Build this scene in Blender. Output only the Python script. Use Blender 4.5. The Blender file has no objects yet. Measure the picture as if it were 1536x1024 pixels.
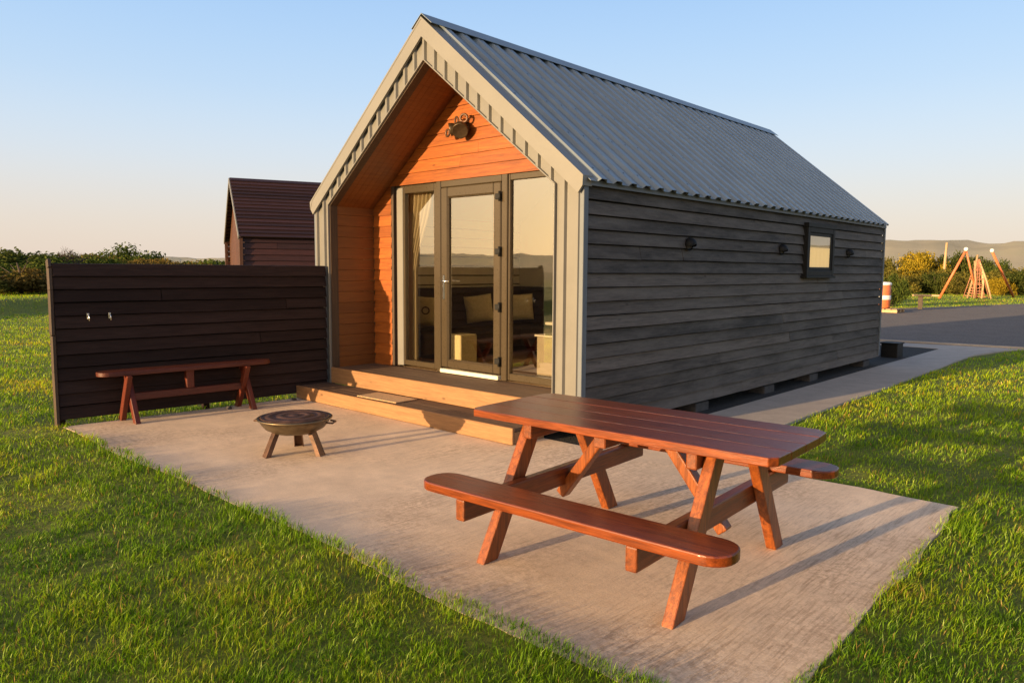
import bpy, bmesh, math, random
import numpy as np
from mathutils import Vector, Matrix
R = math.radians
random.seed(7)
rng = np.random.default_rng(11)
sc = bpy.context.scene
COL = sc.collection

# ------------------------------------------------------------------ camera
FPX = 1121.198
CAM = Vector((4.51384, -5.92377, 1.75))
rx = Vector((0.73546788, 0.67752918, 0.00641867)).normalized()
fw = Vector((-0.67403325, 0.73257257, -0.09495579)).normalized()
up = rx.cross(fw).normalized()
cam_d = bpy.data.cameras.new('camera'); cam = bpy.data.objects.new('camera', cam_d); COL.objects.link(cam)
m = Matrix.Identity(4)
for i in range(3):
    m[i][0] = rx[i]; m[i][1] = up[i]; m[i][2] = -fw[i]; m[i][3] = CAM[i]
cam.matrix_world = m
cam_d.sensor_width = 36; cam_d.sensor_fit = 'HORIZONTAL'; cam_d.lens = 36*FPX/1536
cam_d.clip_start = .05; cam_d.clip_end = 6000
sc.camera = cam

# ------------------------------------------------------------------ light
SUN_EL = R(6.4)
NISH = 1.0
TRAVEL = Vector((0.165, 1.0, 0)).normalized()          # horizontal direction the light travels
to_sun = Vector((-TRAVEL.x*math.cos(SUN_EL), -TRAVEL.y*math.cos(SUN_EL), math.sin(SUN_EL)))
sun_d = bpy.data.lights.new('sun', 'SUN'); sun_d.energy = 9.5; sun_d.angle = R(0.6); sun_d.color = (1.0, .69, .36)
sun = bpy.data.objects.new('sun', sun_d); COL.objects.link(sun)
sun.rotation_euler = to_sun.to_track_quat('Z', 'Y').to_euler(); sun.location = (0, -20, 20)

w = bpy.data.worlds.new('World'); sc.world = w; w.use_nodes = True
nt = w.node_tree; nt.nodes.clear()
sky = nt.nodes.new('ShaderNodeTexSky'); sky.sky_type = 'NISHITA'; sky.sun_disc = False
sky.sun_elevation = SUN_EL
sky.sun_rotation = math.atan2(to_sun.x, to_sun.y)
sky.altitude = 50; sky.air_density = 1.0; sky.dust_density = 1.2; sky.ozone_density = 1.3
bg = nt.nodes.new('ShaderNodeBackground'); bg.inputs['Strength'].default_value = 0.29
# a haze band near the horizon and a little more clarity above, blended on the real sky
tc = nt.nodes.new('ShaderNodeTexCoord'); sep = nt.nodes.new('ShaderNodeSeparateXYZ')
nt.links.new(tc.outputs['Generated'], sep.inputs[0])
rampw = nt.nodes.new('ShaderNodeValToRGB'); rampw.color_ramp.interpolation = 'B_SPLINE'
cr = rampw.color_ramp
cr.elements[0].position = 0.0; cr.elements[0].color = (.80, .66, .56, 1)
cr.elements[1].position = 1.0; cr.elements[1].color = (.05, .10, .24, 1)
for pos, c in ((.065, (.79, .70, .62)), (.135, (.70, .77, .85)), (.22, (.53, .71, .92)), (.34, (.37, .60, .94)), (.48, (.27, .44, .76)), (.65, (.15, .26, .50))):
    e = cr.elements.new(pos); e.color = (*c, 1)
nt.links.new(sep.outputs['Z'], rampw.inputs[0])
sc10 = nt.nodes.new('ShaderNodeVectorMath'); sc10.operation = 'SCALE'; sc10.inputs['Scale'].default_value = 8.0
nt.links.new(rampw.outputs[0], sc10.inputs[0])
# warm glow of the low sun on its own side of the sky
dot = nt.nodes.new('ShaderNodeVectorMath'); dot.operation = 'DOT_PRODUCT'; dot.inputs[1].default_value = to_sun
nt.links.new(tc.outputs['Generated'], dot.inputs[0])
mxm = nt.nodes.new('ShaderNodeMath'); mxm.operation = 'MAXIMUM'; mxm.inputs[1].default_value = 0; nt.links.new(dot.outputs['Value'], mxm.inputs[0])
pwn = nt.nodes.new('ShaderNodeMath'); pwn.operation = 'POWER'; pwn.inputs[1].default_value = 5; nt.links.new(mxm.outputs[0], pwn.inputs[0])
glo = nt.nodes.new('ShaderNodeVectorMath'); glo.operation = 'SCALE'; glo.inputs[0].default_value = (30, 20, 7.5); nt.links.new(pwn.outputs[0], glo.inputs['Scale'])
add = nt.nodes.new('ShaderNodeVectorMath'); add.operation = 'ADD'; nt.links.new(sc10.outputs[0], add.inputs[0]); nt.links.new(glo.outputs[0], add.inputs[1])
nsc = nt.nodes.new('ShaderNodeVectorMath'); nsc.operation = 'SCALE'; nsc.inputs['Scale'].default_value = .22*NISH
nt.links.new(sky.outputs[0], nsc.inputs[0])
add2 = nt.nodes.new('ShaderNodeVectorMath'); add2.operation = 'ADD'; nt.links.new(add.outputs[0], add2.inputs[0]); nt.links.new(nsc.outputs[0], add2.inputs[1])
bg.inputs['Strength'].default_value = 0.120
nt.links.new(add2.outputs[0], bg.inputs[0])
out = nt.nodes.new('ShaderNodeOutputWorld'); nt.links.new(bg.outputs[0], out.inputs[0])
sc.view_settings.view_transform = 'Standard'; sc.view_settings.look = 'None'; sc.view_settings.exposure = 0

# ------------------------------------------------------------------ materials
class NT:
    def __init__(s, name):
        s.m = bpy.data.materials.new(name); s.m.use_nodes = True
        s.t = s.m.node_tree; s.b = s.t.nodes['Principled BSDF']; s.o = s.t.nodes['Material Output']
    def n(s, kind, **kw):
        nd = s.t.nodes.new('ShaderNode'+kind)
        for k, v in kw.items():
            if k in nd.inputs.keys(): nd.inputs[k].default_value = v
            else: setattr(nd, k, v)
        return nd
    def l(s, a, b): s.t.links.new(a, b)
    def coords(s, scale=(1, 1, 1), kind='Object'):
        t = s.n('TexCoord'); mp = s.n('Mapping'); mp.inputs['Scale'].default_value = scale
        s.l(t.outputs[kind], mp.inputs[0]); return mp.outputs[0]
    def noise(s, vec, scale, detail=6, rough=.6, dist=0):
        nd = s.n('TexNoise'); nd.inputs['Scale'].default_value = scale; nd.inputs['Detail'].default_value = detail
        nd.inputs['Roughness'].default_value = rough; nd.inputs['Distortion'].default_value = dist
        if vec is not None: s.l(vec, nd.inputs['Vector'])
        return nd.outputs['Fac']
    def ramp(s, fac, stops):
        r = s.n('ValToRGB'); c = r.color_ramp
        c.elements[0].position = stops[0][0]; c.elements[0].color = (*stops[0][1], 1)
        c.elements[1].position = stops[-1][0]; c.elements[1].color = (*stops[-1][1], 1)
        for p, col in stops[1:-1]:
            e = c.elements.new(p); e.color = (*col, 1)
        s.l(fac, r.inputs[0]); return r.outputs[0]
    def mix(s, fac, a, b, mode='MIX'):
        x = s.n('Mix', data_type='RGBA', blend_type=mode)
        for i, v in ((0, fac), (6, a), (7, b)):
            if isinstance(v, (int, float)): x.inputs[i].default_value = v
            elif isinstance(v, tuple): x.inputs[i].default_value = (*v, 1)
            else: s.l(v, x.inputs[i])
        return x.outputs[2]
    def math(s, op, a, b=0.5):
        x = s.n('Math', operation=op)
        for i, v in ((0, a), (1, b)):
            if isinstance(v, (int, float)): x.inputs[i].default_value = v
            else: s.l(v, x.inputs[i])
        return x.outputs[0]
    def bump(s, h, strength=.3, dist=.01, normal=None):
        b = s.n('Bump'); b.inputs['Strength'].default_value = strength; b.inputs['Distance'].default_value = dist
        s.l(h, b.inputs['Height'])
        if normal is not None: s.l(normal, b.inputs['Normal'])
        s.l(b.outputs[0], s.b.inputs['Normal']); return b.outputs[0]
    def col(s, c):
        if isinstance(c, tuple): s.b.inputs['Base Color'].default_value = (*c, 1)
        else: s.l(c, s.b.inputs['Base Color'])
    def set(s, **kw):
        for k, v in kw.items():
            k = k.replace('_', ' ')
            if isinstance(v, (int, float)): s.b.inputs[k].default_value = v
            else: s.l(v, s.b.inputs[k])

def wood(name, dark, light, axis=0, rough=.55, grain=1.0, coat=0, vary=.25, knots=True, weather=None, spec=.4, fine=(.72, 1.08), bmp=.35):
    n = NT(name)
    sc_ = [14*grain]*3; sc_[axis] = .9*grain
    v = n.coords(tuple(sc_))
    g = n.noise(v, 3.0, 8, .65, .6)
    sc2 = [60.0]*3; sc2[axis] = 2.0
    f = n.noise(n.coords(tuple(sc2)), 4.0, 4, .7)
    c = n.ramp(g, [(.28, dark), (.72, light)])
    isl = n.n('NewGeometry').outputs['Random Per Island']
    tone = n.ramp(isl, [(0, (1-vary,)*3), (1, (1+vary*.6,)*3)])
    c = n.mix(1.0, c, tone, 'MULTIPLY')
    fr = n.ramp(f, [(.34, (fine[0],)*3), (.62, (fine[1],)*3)])
    c = n.mix(.8, c, fr, 'MULTIPLY')
    if knots:
        vo = n.n('TexVoronoi'); sk = [3.2]*3; sk[axis] = 1.3
        n.l(n.coords(tuple(sk)), vo.inputs['Vector']); vo.inputs['Scale'].default_value = 1.6
        k = n.ramp(vo.outputs['Distance'], [(.03, (.3, .25, .22)), (.09, (1, 1, 1))])
        c = n.mix(.75, c, k, 'MULTIPLY')
    if weather:
        sw = [2.2]*3; sw[axis] = .35
        wn = n.noise(n.coords(tuple(sw)), 1.7, 6, .75)
        c = n.mix(n.ramp(wn, [(.42, (0,)*3), (.7, (.75,)*3)]), c, weather)
    n.col(c)
    n.set(Roughness=n.math('ADD', n.math('MULTIPLY', f, .25), rough-.12), Coat_Weight=coat, Coat_Roughness=.22)
    n.b.inputs['Specular IOR Level'].default_value = spec
    n.bump(n.math('ADD', f, n.math('MULTIPLY', g, .6)), bmp, .004)
    return n.m

def metal(name, c, rough=.45, metallic=0.0, var=.12, scale=3, bump=.05, spec=.5):
    n = NT(name)
    a = n.noise(n.coords((1, 1, 1)), scale, 6, .6)
    cc = n.mix(1.0, c, n.ramp(a, [(.3, (1-var,)*3), (.7, (1+var,)*3)]), 'MULTIPLY')
    n.col(cc)
    fine = n.noise(n.coords((1, 1, 1)), 40, 4, .6)
    n.set(Roughness=n.math('ADD', n.math('MULTIPLY', fine, .2), rough-.1), Metallic=metallic)
    n.b.inputs['Specular IOR Level'].default_value = spec
    n.bump(fine, bump, .003)
    return n.m

def plain(name, c, rough=.8, var=.2, scale=8, bump=.2, dist=.004):
    return metal(name, c, rough, 0, var, scale, bump)

def glass(name, refl=.4, tint=(.55, .5, .42)):
    n = NT(name); n.t.nodes.remove(n.b)
    tr = n.n('BsdfTransparent'); tr.inputs[0].default_value = (*tint, 1)
    gl = n.n('BsdfGlossy'); gl.inputs['Color'].default_value = (.98, .93, .84, 1); gl.inputs['Roughness'].default_value = .012
    ns = n.noise(n.coords((1, 1, 1)), 1.3, 2, .5)
    bm_ = n.n('Bump'); bm_.inputs['Strength'].default_value = .05; bm_.inputs['Distance'].default_value = .02
    n.l(ns, bm_.inputs['Height']); n.l(bm_.outputs[0], gl.inputs['Normal'])
    fr = n.n('Fresnel'); fr.inputs['IOR'].default_value = 1.6
    fac = n.math('ADD', fr.outputs[0], refl); fac = n.math('MINIMUM', fac, 1.0)
    mx = n.n('MixShader'); n.l(fac, mx.inputs[0]); n.l(tr.outputs[0], mx.inputs[1]); n.l(gl.outputs[0], mx.inputs[2])
    n.l(mx.outputs[0], n.o.inputs[0])
    return n.m

M = {}
M['char_board'] = wood('charred_board', (.046, .035, .028), (.140, .109, .088), 1, .76, .8, 0, .55, True, (.17, .14, .118), fine=(.6, 1.25), bmp=.6)
M['fence_board'] = wood('fence_board', (.022, .0125, .0105), (.046, .027, .022), 1, .8, .8, 0, .3, False, spec=.15)
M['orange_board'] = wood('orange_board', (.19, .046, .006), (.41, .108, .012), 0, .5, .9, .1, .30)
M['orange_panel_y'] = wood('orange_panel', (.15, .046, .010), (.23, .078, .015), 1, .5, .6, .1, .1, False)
M['deck_pale'] = wood('deck_pale', (.23, .115, .048), (.37, .19, .082), 0, .65, .8, 0, .15)
M['deck_dark'] = wood('deck_dark', (.085, .05, .032), (.17, .10, .06), 0, .75, .8, 0, .2)
M['liner'] = wood('liner_wood', (.045, .028, .018), (.10, .06, .035), 2, .6, .8)
M['table_x'] = wood('table_wood_x', (.080, .0135, .0040), (.30, .062, .0100), 0, .30, 1.2, .25, .3, False, fine=(.62, 1.1), bmp=.2)
M['table_leg'] = wood('table_wood_leg', (.095, .020, .005), (.40, .105, .018), 2, .36, 1.0, .2, .25, True, fine=(.6, 1.15), bmp=.3)
M['table_y'] = wood('table_wood_y', (.085, .017, .005), (.28, .066, .012), 1, .38, 1.0, .2, .2, True, fine=(.6, 1.15), bmp=.3)
M['bench_y'] = wood('bench_wood_y', (.06, .0115, .006), (.115, .021, .008), 1, .5, 1.0, .1, .15, False)
M['bench_leg'] = wood('bench_wood_leg', (.09, .015, .006), (.17, .030, .010), 2, .5, 1.0, .1, .2, False)
M['crack'] = plain('raw_crack', (.55, .36, .24), .9)
M['hut_board'] = wood('hut_board', (.030, .008, .006), (.065, .018, .013), 1, .6, .7, 0, .4, False)
M['hut_roof'] = wood('hut_roof', (.022, .0085, .0075), (.055, .02, .016), 1, .6, .7, 0, .45, False)
M['hut_front'] = wood('hut_front', (.05, .02, .011), (.11, .042, .02), 2, .6, .7)
M['clad'] = metal('front_cladding', (.155, .147, .132), .42, .0, .07, 2.5)
M['trim'] = metal('metal_trim', (.180, .170, .152), .40, .0, .06, 2)
M['corner'] = metal('corner_trim', (.12, .135, .155), .5, .0, .08, 3)
M['frame'] = metal('bronze_frame', (.072, .052, .030), .30, .25, .06, 4)
M['frame_light'] = metal('pale_frame', (.20, .19, .17), .4, 0, .05, 4)
M['black'] = metal('black_plastic', (.010, .0095, .0095), .6, 0, .1, 10, .05, .25)
M['chrome'] = metal('chrome', (.8, .78, .75), .2, 1, .03, 10)
M['cream_plastic'] = plain('cream_plastic', (.72, .68, .55), .4, .06)
M['iron'] = metal('bare_iron', (.20, .15, .09), .38, .85, .35, 9, .15)
M['iron_dark'] = metal('sooty_iron', (.105, .052, .030), .5, .4, .5, 12, .4)
M['lamp_metal'] = metal('lamp_metal', (.085, .055, .030), .34, .6, .3, 20, .1)
M['concrete_block'] = plain('concrete_block', (.07, .06, .055), .9, .25, 12, .6)
M['glass'] = glass('door_glass', .26, (.96, .92, .84))
M['side_glass'] = glass('side_glass', .22, (.85, .85, .82))
M['inner_wall'] = plain('inner_wall', (.80, .76, .64), .9, .05)
M['inner_floor'] = wood('inner_floor', (.22, .14, .08), (.36, .24, .14), 1, .5)
M['sofa'] = plain('sofa_fabric', (.045, .03, .022), .9, .3, 30, .5)
M['cushion'] = plain('cushion_fabric', (.80, .70, .42), .95, .12, 30, .5)
M['curtain'] = plain('curtain_cloth', (.40, .34, .22), .9, .08, 20, .3)
M['white'] = plain('white_laminate', (.62, .58, .5), .5, .05)
M['cabinet'] = plain('cabinet_face', (.36, .31, .22), .5, .08)
M['blind'] = NT('glowing_window_blind').m
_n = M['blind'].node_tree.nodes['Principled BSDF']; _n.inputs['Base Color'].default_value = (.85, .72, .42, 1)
_n.inputs['Emission Color'].default_value = (1, .72, .34, 1); _n.inputs['Emission Strength'].default_value = .55  # emission puts the warm lit look into the cloth; no lamp behind it
M['mat'] = plain('door_mat', (.50, .32, .17), .95, .25, 60, .8)
M['orange_paint'] = plain('orange_paint', (.62, .17, .06), .5, .15)
M['white_paint'] = plain('white_paint', (.85, .82, .76), .5, .05)
M['pale_timber'] = wood('pale_timber', (.40, .25, .12), (.6, .4, .22), 2, .7)
M['bark'] = wood('bark', (.05, .035, .025), (.12, .085, .06), 2, .9, .5, 0, .2, False)
M['rope'] = plain('rope_fibre', (.4, .17, .1), .9, .2)

# roof sheet
n = NT('roof_sheet')
a = n.noise(n.coords((1, 1, 1)), 1.2, 6, .6); st = n.noise(n.coords((.6, 9, .6)), 2.0, 5, .6)
c = n.mix(1.0, (.215, .25, .275), n.ramp(a, [(.3, (.88,)*3), (.7, (1.1,)*3)]), 'MULTIPLY')
c = n.mix(.5, c, n.ramp(st, [(.3, (.8,)*3), (.7, (1.15,)*3)]), 'MULTIPLY')
n.col(c); n.set(Roughness=n.math('ADD', n.math('MULTIPLY', st, .2), .3), Metallic=.15)
n.bump(st, .05, .003); M['roof'] = n.m

# concrete patio
def concrete(name, base, warm, streak=True):
    n = NT(name)
    big = n.noise(n.coords((1, 1, 1)), .55, 6, .62, .4)
    mid = n.noise(n.coords((1, 1, 1)), 3.1, 8, .68)
    fine = n.noise(n.coords((1, 1, 1)), 85, 5, .7)
    rot = n.n('Mapping'); rot.inputs['Rotation'].default_value = (0, 0, R(12)); rot.inputs['Scale'].default_value = (34, 2.6, 1)
    n.l(n.coords(), rot.inputs[0])
    stk = n.noise(rot.outputs[0], 1.6, 8, .68, .5)
    rot2 = n.n('Mapping'); rot2.inputs['Rotation'].default_value = (0, 0, R(4)); rot2.inputs['Scale'].default_value = (70, 2.5, 1)
    n.l(n.coords(), rot2.inputs[0]); brush = n.noise(rot2.outputs[0], 1.0, 4, .6)
    c = n.ramp(big, [(.3, base), (.7, warm)])
    c = n.mix(.65, c, n.ramp(mid, [(.3, (.74, .73, .73)), (.65, (1.1, 1.09, 1.07))]), 'MULTIPLY')
    if streak:
        msk = n.ramp(n.noise(n.coords((1, 1, 1)), .42, 3, .5), [(.42, (0,)*3), (.60, (1,)*3)])
        d = n.ramp(stk, [(.38, (.42, .34, .28)), (.52, (1, 1, 1))])
        c = n.mix(n.math('MULTIPLY', msk, .48), c, n.mix(1.0, c, d, 'MULTIPLY'))
    c = n.mix(.5, c, n.ramp(fine, [(.35, (.74,)*3), (.6, (1.08,)*3)]), 'MULTIPLY')
    if streak:       # scattered dark scuffs and specks
        sp2 = n.noise(n.coords((1, 1, 1)), 22, 8, .75)
        m2 = n.ramp(n.noise(n.coords((1, 1, 1)), .8, 4, .6), [(.44, (0,)*3), (.64, (1,)*3)])
        c = n.mix(n.math('MULTIPLY', m2, .55), c, n.mix(1.0, c, n.ramp(sp2, [(.42, (.45, .38, .33)), (.56, (1,)*3)]), 'MULTIPLY'))
        # damp, soil stained margin along the front edge
        sp_ = n.n('SeparateXYZ'); n.l(n.coords(), sp_.inputs[0])
        ed = n.math('ADD', sp_.outputs['Y'], n.math('MULTIPLY', mid, .9))
        c = n.mix(n.ramp(n.math('MULTIPLY', n.math('ADD', ed, 3.75), .9), [(.0, (.75,)*3), (.85, (0,)*3)]), c, n.mix(1.0, c, (.60, .60, .66), 'MULTIPLY'))
    n.col(c); n.set(Roughness=.88)
    h = n.math('ADD', n.math('MULTIPLY', fine, .35), n.math('MULTIPLY', mid, .9))
    if streak: h = n.math('ADD', h, n.math('MULTIPLY', n.math('ADD', stk, brush), .55))
    n.bump(h, .5, .006)
    return n.m
M['concrete'] = concrete('patio_concrete', (.72, .53, .36), (.88, .66, .46))
M['path'] = concrete('path_concrete', (.42, .35, .29), (.52, .43, .345), False)

def gravel(name, a, b, scale=60):
    n = NT(name)
    v = n.n('TexVoronoi'); n.l(n.coords(), v.inputs['Vector']); v.inputs['Scale'].default_value = scale
    ns = n.noise(n.coords(), 1.3, 6, .7)
    c = n.ramp(v.outputs['Color'], [(.1, a), (.9, b)])
    c = n.mix(.6, c, n.ramp(ns, [(.3, (.7,)*3), (.7, (1.2,)*3)]), 'MULTIPLY')
    n.col(c); n.set(Roughness=.95); n.bump(v.outputs['Distance'], .8, .012)
    return n.m
M['asphalt'] = gravel('gravel_yard', (.09, .078, .07), (.21, .17, .14), 45)
M['dark_bed'] = gravel('dark_bed', (.010, .009, .008), (.032, .027, .023), 45)

# lawn soil
n = NT('lawn_ground')
a = n.noise(n.coords(), .55, 7, .65); b = n.noise(n.coords(), 14, 6, .7); far = n.noise(n.coords(), .05, 6, .6)
c = n.ramp(a, [(.3, (.10, .14, .008)), (.55, (.19, .21, .010)), (.75, (.30, .26, .022))])
c = n.mix(.8, c, n.ramp(b, [(.3, (.35,)*3), (.7, (1.25,)*3)]), 'MULTIPLY')
c = n.mix(.4, c, n.ramp(far, [(.35, (.7, .8, .7)), (.7, (1.3, 1.1, 1.0))]), 'MULTIPLY')
# rough meadow far away
ln = n.n('VectorMath', operation='LENGTH'); n.l(n.coords(), ln.inputs[0])
mr = n.n('MapRange'); mr.inputs['From Min'].default_value = 75; mr.inputs['From Max'].default_value = 110
n.l(ln.outputs['Value'], mr.inputs['Value'])
c = n.mix(mr.outputs[0], c, n.ramp(far, [(.3, (.09, .085, .03)), (.7, (.16, .12, .06))]))
n.col(c); n.set(Roughness=.95); n.bump(b, .9, .04); M['lawn'] = n.m

n = NT('hazed_moor_hills')
a = n.noise(n.coords(), .006, 8, .65)
c = n.ramp(a, [(.3, (.36, .30, .17)), (.5, (.48, .39, .22)), (.7, (.40, .38, .18))])  # moor browns lightened and warmed, with haze and sunlight put into the colour
n.col(c); n.set(Roughness=1.0); M['hills'] = n.m

# grass blades
n = NT('grass_blade')
at = n.n('Attribute'); at.attribute_name = 'tint'
d = n.n('BsdfDiffuse'); tl = n.n('BsdfTranslucent'); gl = n.n('BsdfGlossy'); gl.inputs['Roughness'].default_value = .45
gl.inputs['Color'].default_value = (.5, .5, .35, 1)
n.l(at.outputs['Color'], d.inputs[0]); n.l(at.outputs['Color'], tl.inputs[0])
mx = n.n('MixShader'); mx.inputs[0].default_value = .48; n.l(d.outputs[0], mx.inputs[1]); n.l(tl.outputs[0], mx.inputs[2])
mx2 = n.n('MixShader'); mx2.inputs[0].default_value = .05; n.l(mx.outputs[0], mx2.inputs[1]); n.l(gl.outputs[0], mx2.inputs[2])
n.l(mx2.outputs[0], n.o.inputs[0]); M['blade'] = n.m

def leaf_mat(name, stops):
    n = NT(name)
    isl = n.n('NewGeometry').outputs['Random Per Island']
    big = n.noise(n.coords(), 1.1, 3, .6)
    f = n.math('ADD', n.math('MULTIPLY', isl, .45), n.math('MULTIPLY', big, .6))
    c = n.ramp(f, stops)
    d = n.n('BsdfDiffuse'); tl = n.n('BsdfTranslucent'); n.l(c, d.inputs[0]); n.l(c, tl.inputs[0])
    mx = n.n('MixShader'); mx.inputs[0].default_value = .3; n.l(d.outputs[0], mx.inputs[1]); n.l(tl.outputs[0], mx.inputs[2])
    n.l(mx.outputs[0], n.o.inputs[0]); return n.m
M['leaf_dark'] = leaf_mat('leaf_dark', [(.2, (.028, .044, .012)), (.5, (.065, .095, .02)), (.85, (.16, .18, .035))])
M['leaf_mid'] = leaf_mat('leaf_mid', [(.2, (.03, .045, .012)), (.5, (.07, .09, .02)), (.85, (.14, .14, .035))])
M['leaf_gold'] = leaf_mat('leaf_gold', [(.2, (.12, .10, .012)), (.5, (.30, .22, .02)), (.85, (.50, .34, .03))])
M['leaf_olive'] = leaf_mat('leaf_olive', [(.2, (.05, .055, .012)), (.5, (.13, .12, .025)), (.85, (.24, .19, .04))])
M['leaf_rust'] = leaf_mat('leaf_rust', [(.2, (.07, .05, .015)), (.5, (.14, .095, .025)), (.85, (.22, .16, .05))])

# ------------------------------------------------------------------ mesh builder
class MB:
    def __init__(s): s.b = bmesh.new(); s.mats = []; s.mi = 0
    def slot(s, m):
        if m not in s.mats: s.mats.append(m)
        s.mi = s.mats.index(m); return s
    def _bev(s, faces_before, amt, segs=1):
        pass
    def box(s, c, size, bev=0, rot=None, segs=1):
        """axis box: centre c, full size; rot = Matrix(3x3)"""
        t = bmesh.new(); bmesh.ops.create_cube(t, size=1)
        for v in t.verts: v.co = Vector((v.co.x*size[0], v.co.y*size[1], v.co.z*size[2]))
        if bev: bmesh.ops.bevel(t, geom=t.edges[:], offset=bev, segments=segs, profile=.5, affect='EDGES')
        s._merge(t, Vector(c), rot); return s
    def span(s, a, b, bev=0, segs=1):
        a, b = Vector(a), Vector(b)
        return s.box((a+b)/2, [abs(b[i]-a[i]) for i in range(3)], bev, None, segs)
    def _merge(s, t, loc, rot=None):
        vs = {}
        for v in t.verts:
            co = (rot @ v.co if rot else v.co) + loc
            vs[v] = s.b.verts.new(co)
        for f in t.faces:
            try:
                nf = s.b.faces.new([vs[v] for v in f.verts]); nf.material_index = s.mi; nf.smooth = f.smooth
            except ValueError: pass
        t.free()
    def beam(s, a, b, w, h, side=(0, 0, 1), bev=.004, cut=None, segs=1):
        """beam from a to b; w along side x dir, h along side. cut=(z0,z1) trims ends horizontally"""
        a, b = Vector(a), Vector(b); d = (b-a); L = d.length; d.normalize()
        sd = Vector(side); sx = d.cross(sd).normalized(); sy = sx.cross(d).normalized()
        rot = Matrix((sx, sy, d)).transposed()
        t = bmesh.new(); bmesh.ops.create_cube(t, size=1)
        for v in t.verts: v.co = Vector((v.co.x*w, v.co.y*h, v.co.z*L))
        if cut:
            for v in t.verts:
                wc = rot @ v.co + (a+b)/2
                z = cut[0] if v.co.z < 0 else cut[1]
                if abs(d.z) > .15 and z is not None:
                    k = (z-wc.z)/d.z; v.co.z += k
        if bev: bmesh.ops.bevel(t, geom=t.edges[:], offset=bev, segments=segs, profile=.5, affect='EDGES')
        s._merge(t, (a+b)/2, rot); return s
    def tube(s, pts, r, seg=8, cap=True):
        pts = [Vector(p) for p in pts]; rings = []
        prev = None
        for i, p in enumerate(pts):
            d = (pts[min(i+1, len(pts)-1)]-pts[max(i-1, 0)]).normalized()
            ref = prev if prev else (Vector((0, 0, 1)) if abs(d.z) < .9 else Vector((1, 0, 0)))
            x = d.cross(ref).normalized(); y = x.cross(d).normalized(); prev = y
            rr = r[i] if isinstance(r, (list, tuple)) else r
            rings.append([s.b.verts.new(p + (x*math.cos(2*math.pi*k/seg)+y*math.sin(2*math.pi*k/seg))*rr) for k in range(seg)])
        for i in range(len(rings)-1):
            for k in range(seg):
                f = s.b.faces.new([rings[i][k], rings[i][(k+1) % seg], rings[i+1][(k+1) % seg], rings[i+1][k]]); f.smooth = True; f.material_index = s.mi
        if cap:
            for rg, rev in ((rings[0], True), (rings[-1], False)):
                f = s.b.faces.new(rg[::-1] if rev else rg); f.material_index = s.mi
        return s
    def lathe(s, prof, c=(0, 0, 0), seg=40, rot=None):
        c = Vector(c); rings = []
        for (r, z) in prof:
            ring = []
            for k in range(seg):
                v = Vector((r*math.cos(2*math.pi*k/seg), r*math.sin(2*math.pi*k/seg), z))
                if rot: v = rot @ v
                ring.append(s.b.verts.new(v+c))
            rings.append(ring)
        for i in range(len(rings)-1):
            for k in range(seg):
                f = s.b.faces.new([rings[i][k], rings[i][(k+1) % seg], rings[i+1][(k+1) % seg], rings[i+1][k]]); f.smooth = True; f.material_index = s.mi
        return s
    def face(s, pts):
        f = s.b.faces.new([s.b.verts.new(p) for p in pts]); f.material_index = s.mi; return f
    def prism(s, poly, axis, a, b, bev=0):
        """poly: list of 2D points, extruded along axis from a to b"""
        def P(u, v, t):
            return {0: (t, u, v), 1: (u, t, v), 2: (u, v, t)}[axis]
        t = bmesh.new()
        A = [t.verts.new(P(u, v, a)) for u, v in poly]; B = [t.verts.new(P(u, v, b)) for u, v in poly]
        t.faces.new(A); t.faces.new(B[::-1])
        for i in range(len(poly)):
            j = (i+1) % len(poly); t.faces.new([A[i], B[i], B[j], A[j]])
        bmesh.ops.recalc_face_normals(t, faces=t.faces[:])
        if bev: bmesh.ops.bevel(t, geom=t.edges[:], offset=bev, segments=2, profile=.5, affect='EDGES')
        s._merge(t, Vector((0, 0, 0))); return s
    def build(s, name, mat=None, parent=None, recalc=True):
        if recalc: bmesh.ops.recalc_face_normals(s.b, faces=s.b.faces[:])
        me = bpy.data.meshes.new(name); s.b.to_mesh(me); s.b.free()
        if s.mats and mat is None:
            for m_ in s.mats: me.materials.append(M[m_])
        else: me.materials.append(M[mat])
        o = bpy.data.objects.new(name, me); COL.objects.link(o)
        if parent: o.parent = parent
        return o
def tag(o, label=None, cat=None, group=None, kind=None):
    if label: o['label'] = label
    if cat: o['category'] = cat
    if group: o['group'] = group
    if kind: o['kind'] = kind
    return o
def thing(name, label, cat, loc=(0, 0, 0), rz=0, group=None):
    o = bpy.data.objects.new(name, None); COL.objects.link(o); o.location = loc; o.rotation_euler = (0, 0, rz)
    o.empty_display_size = .2
    return tag(o, label, cat, group)
def copy_tree(o, parent=None):
    c = o.copy(); COL.objects.link(c)
    if parent: c.parent = parent
    for ch in [x for x in bpy.data.objects if x.parent == o]: copy_tree(ch, c)
    return c
def np_mesh(name, verts, faces_idx, sizes, mat):
    me = bpy.data.meshes.new(name)
    me.vertices.add(len(verts)); me.vertices.foreach_set('co', np.asarray(verts, np.float32).ravel())
    me.loops.add(len(faces_idx)); me.loops.foreach_set('vertex_index', np.asarray(faces_idx, np.int32))
    me.polygons.add(len(sizes)); st_ = np.concatenate(([0], np.cumsum(sizes)[:-1])).astype(np.int32)
    me.polygons.foreach_set('loop_start', st_); me.polygons.foreach_set('loop_total', np.asarray(sizes, np.int32))
    me.update(calc_edges=True); me.materials.append(M[mat]); return me

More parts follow.
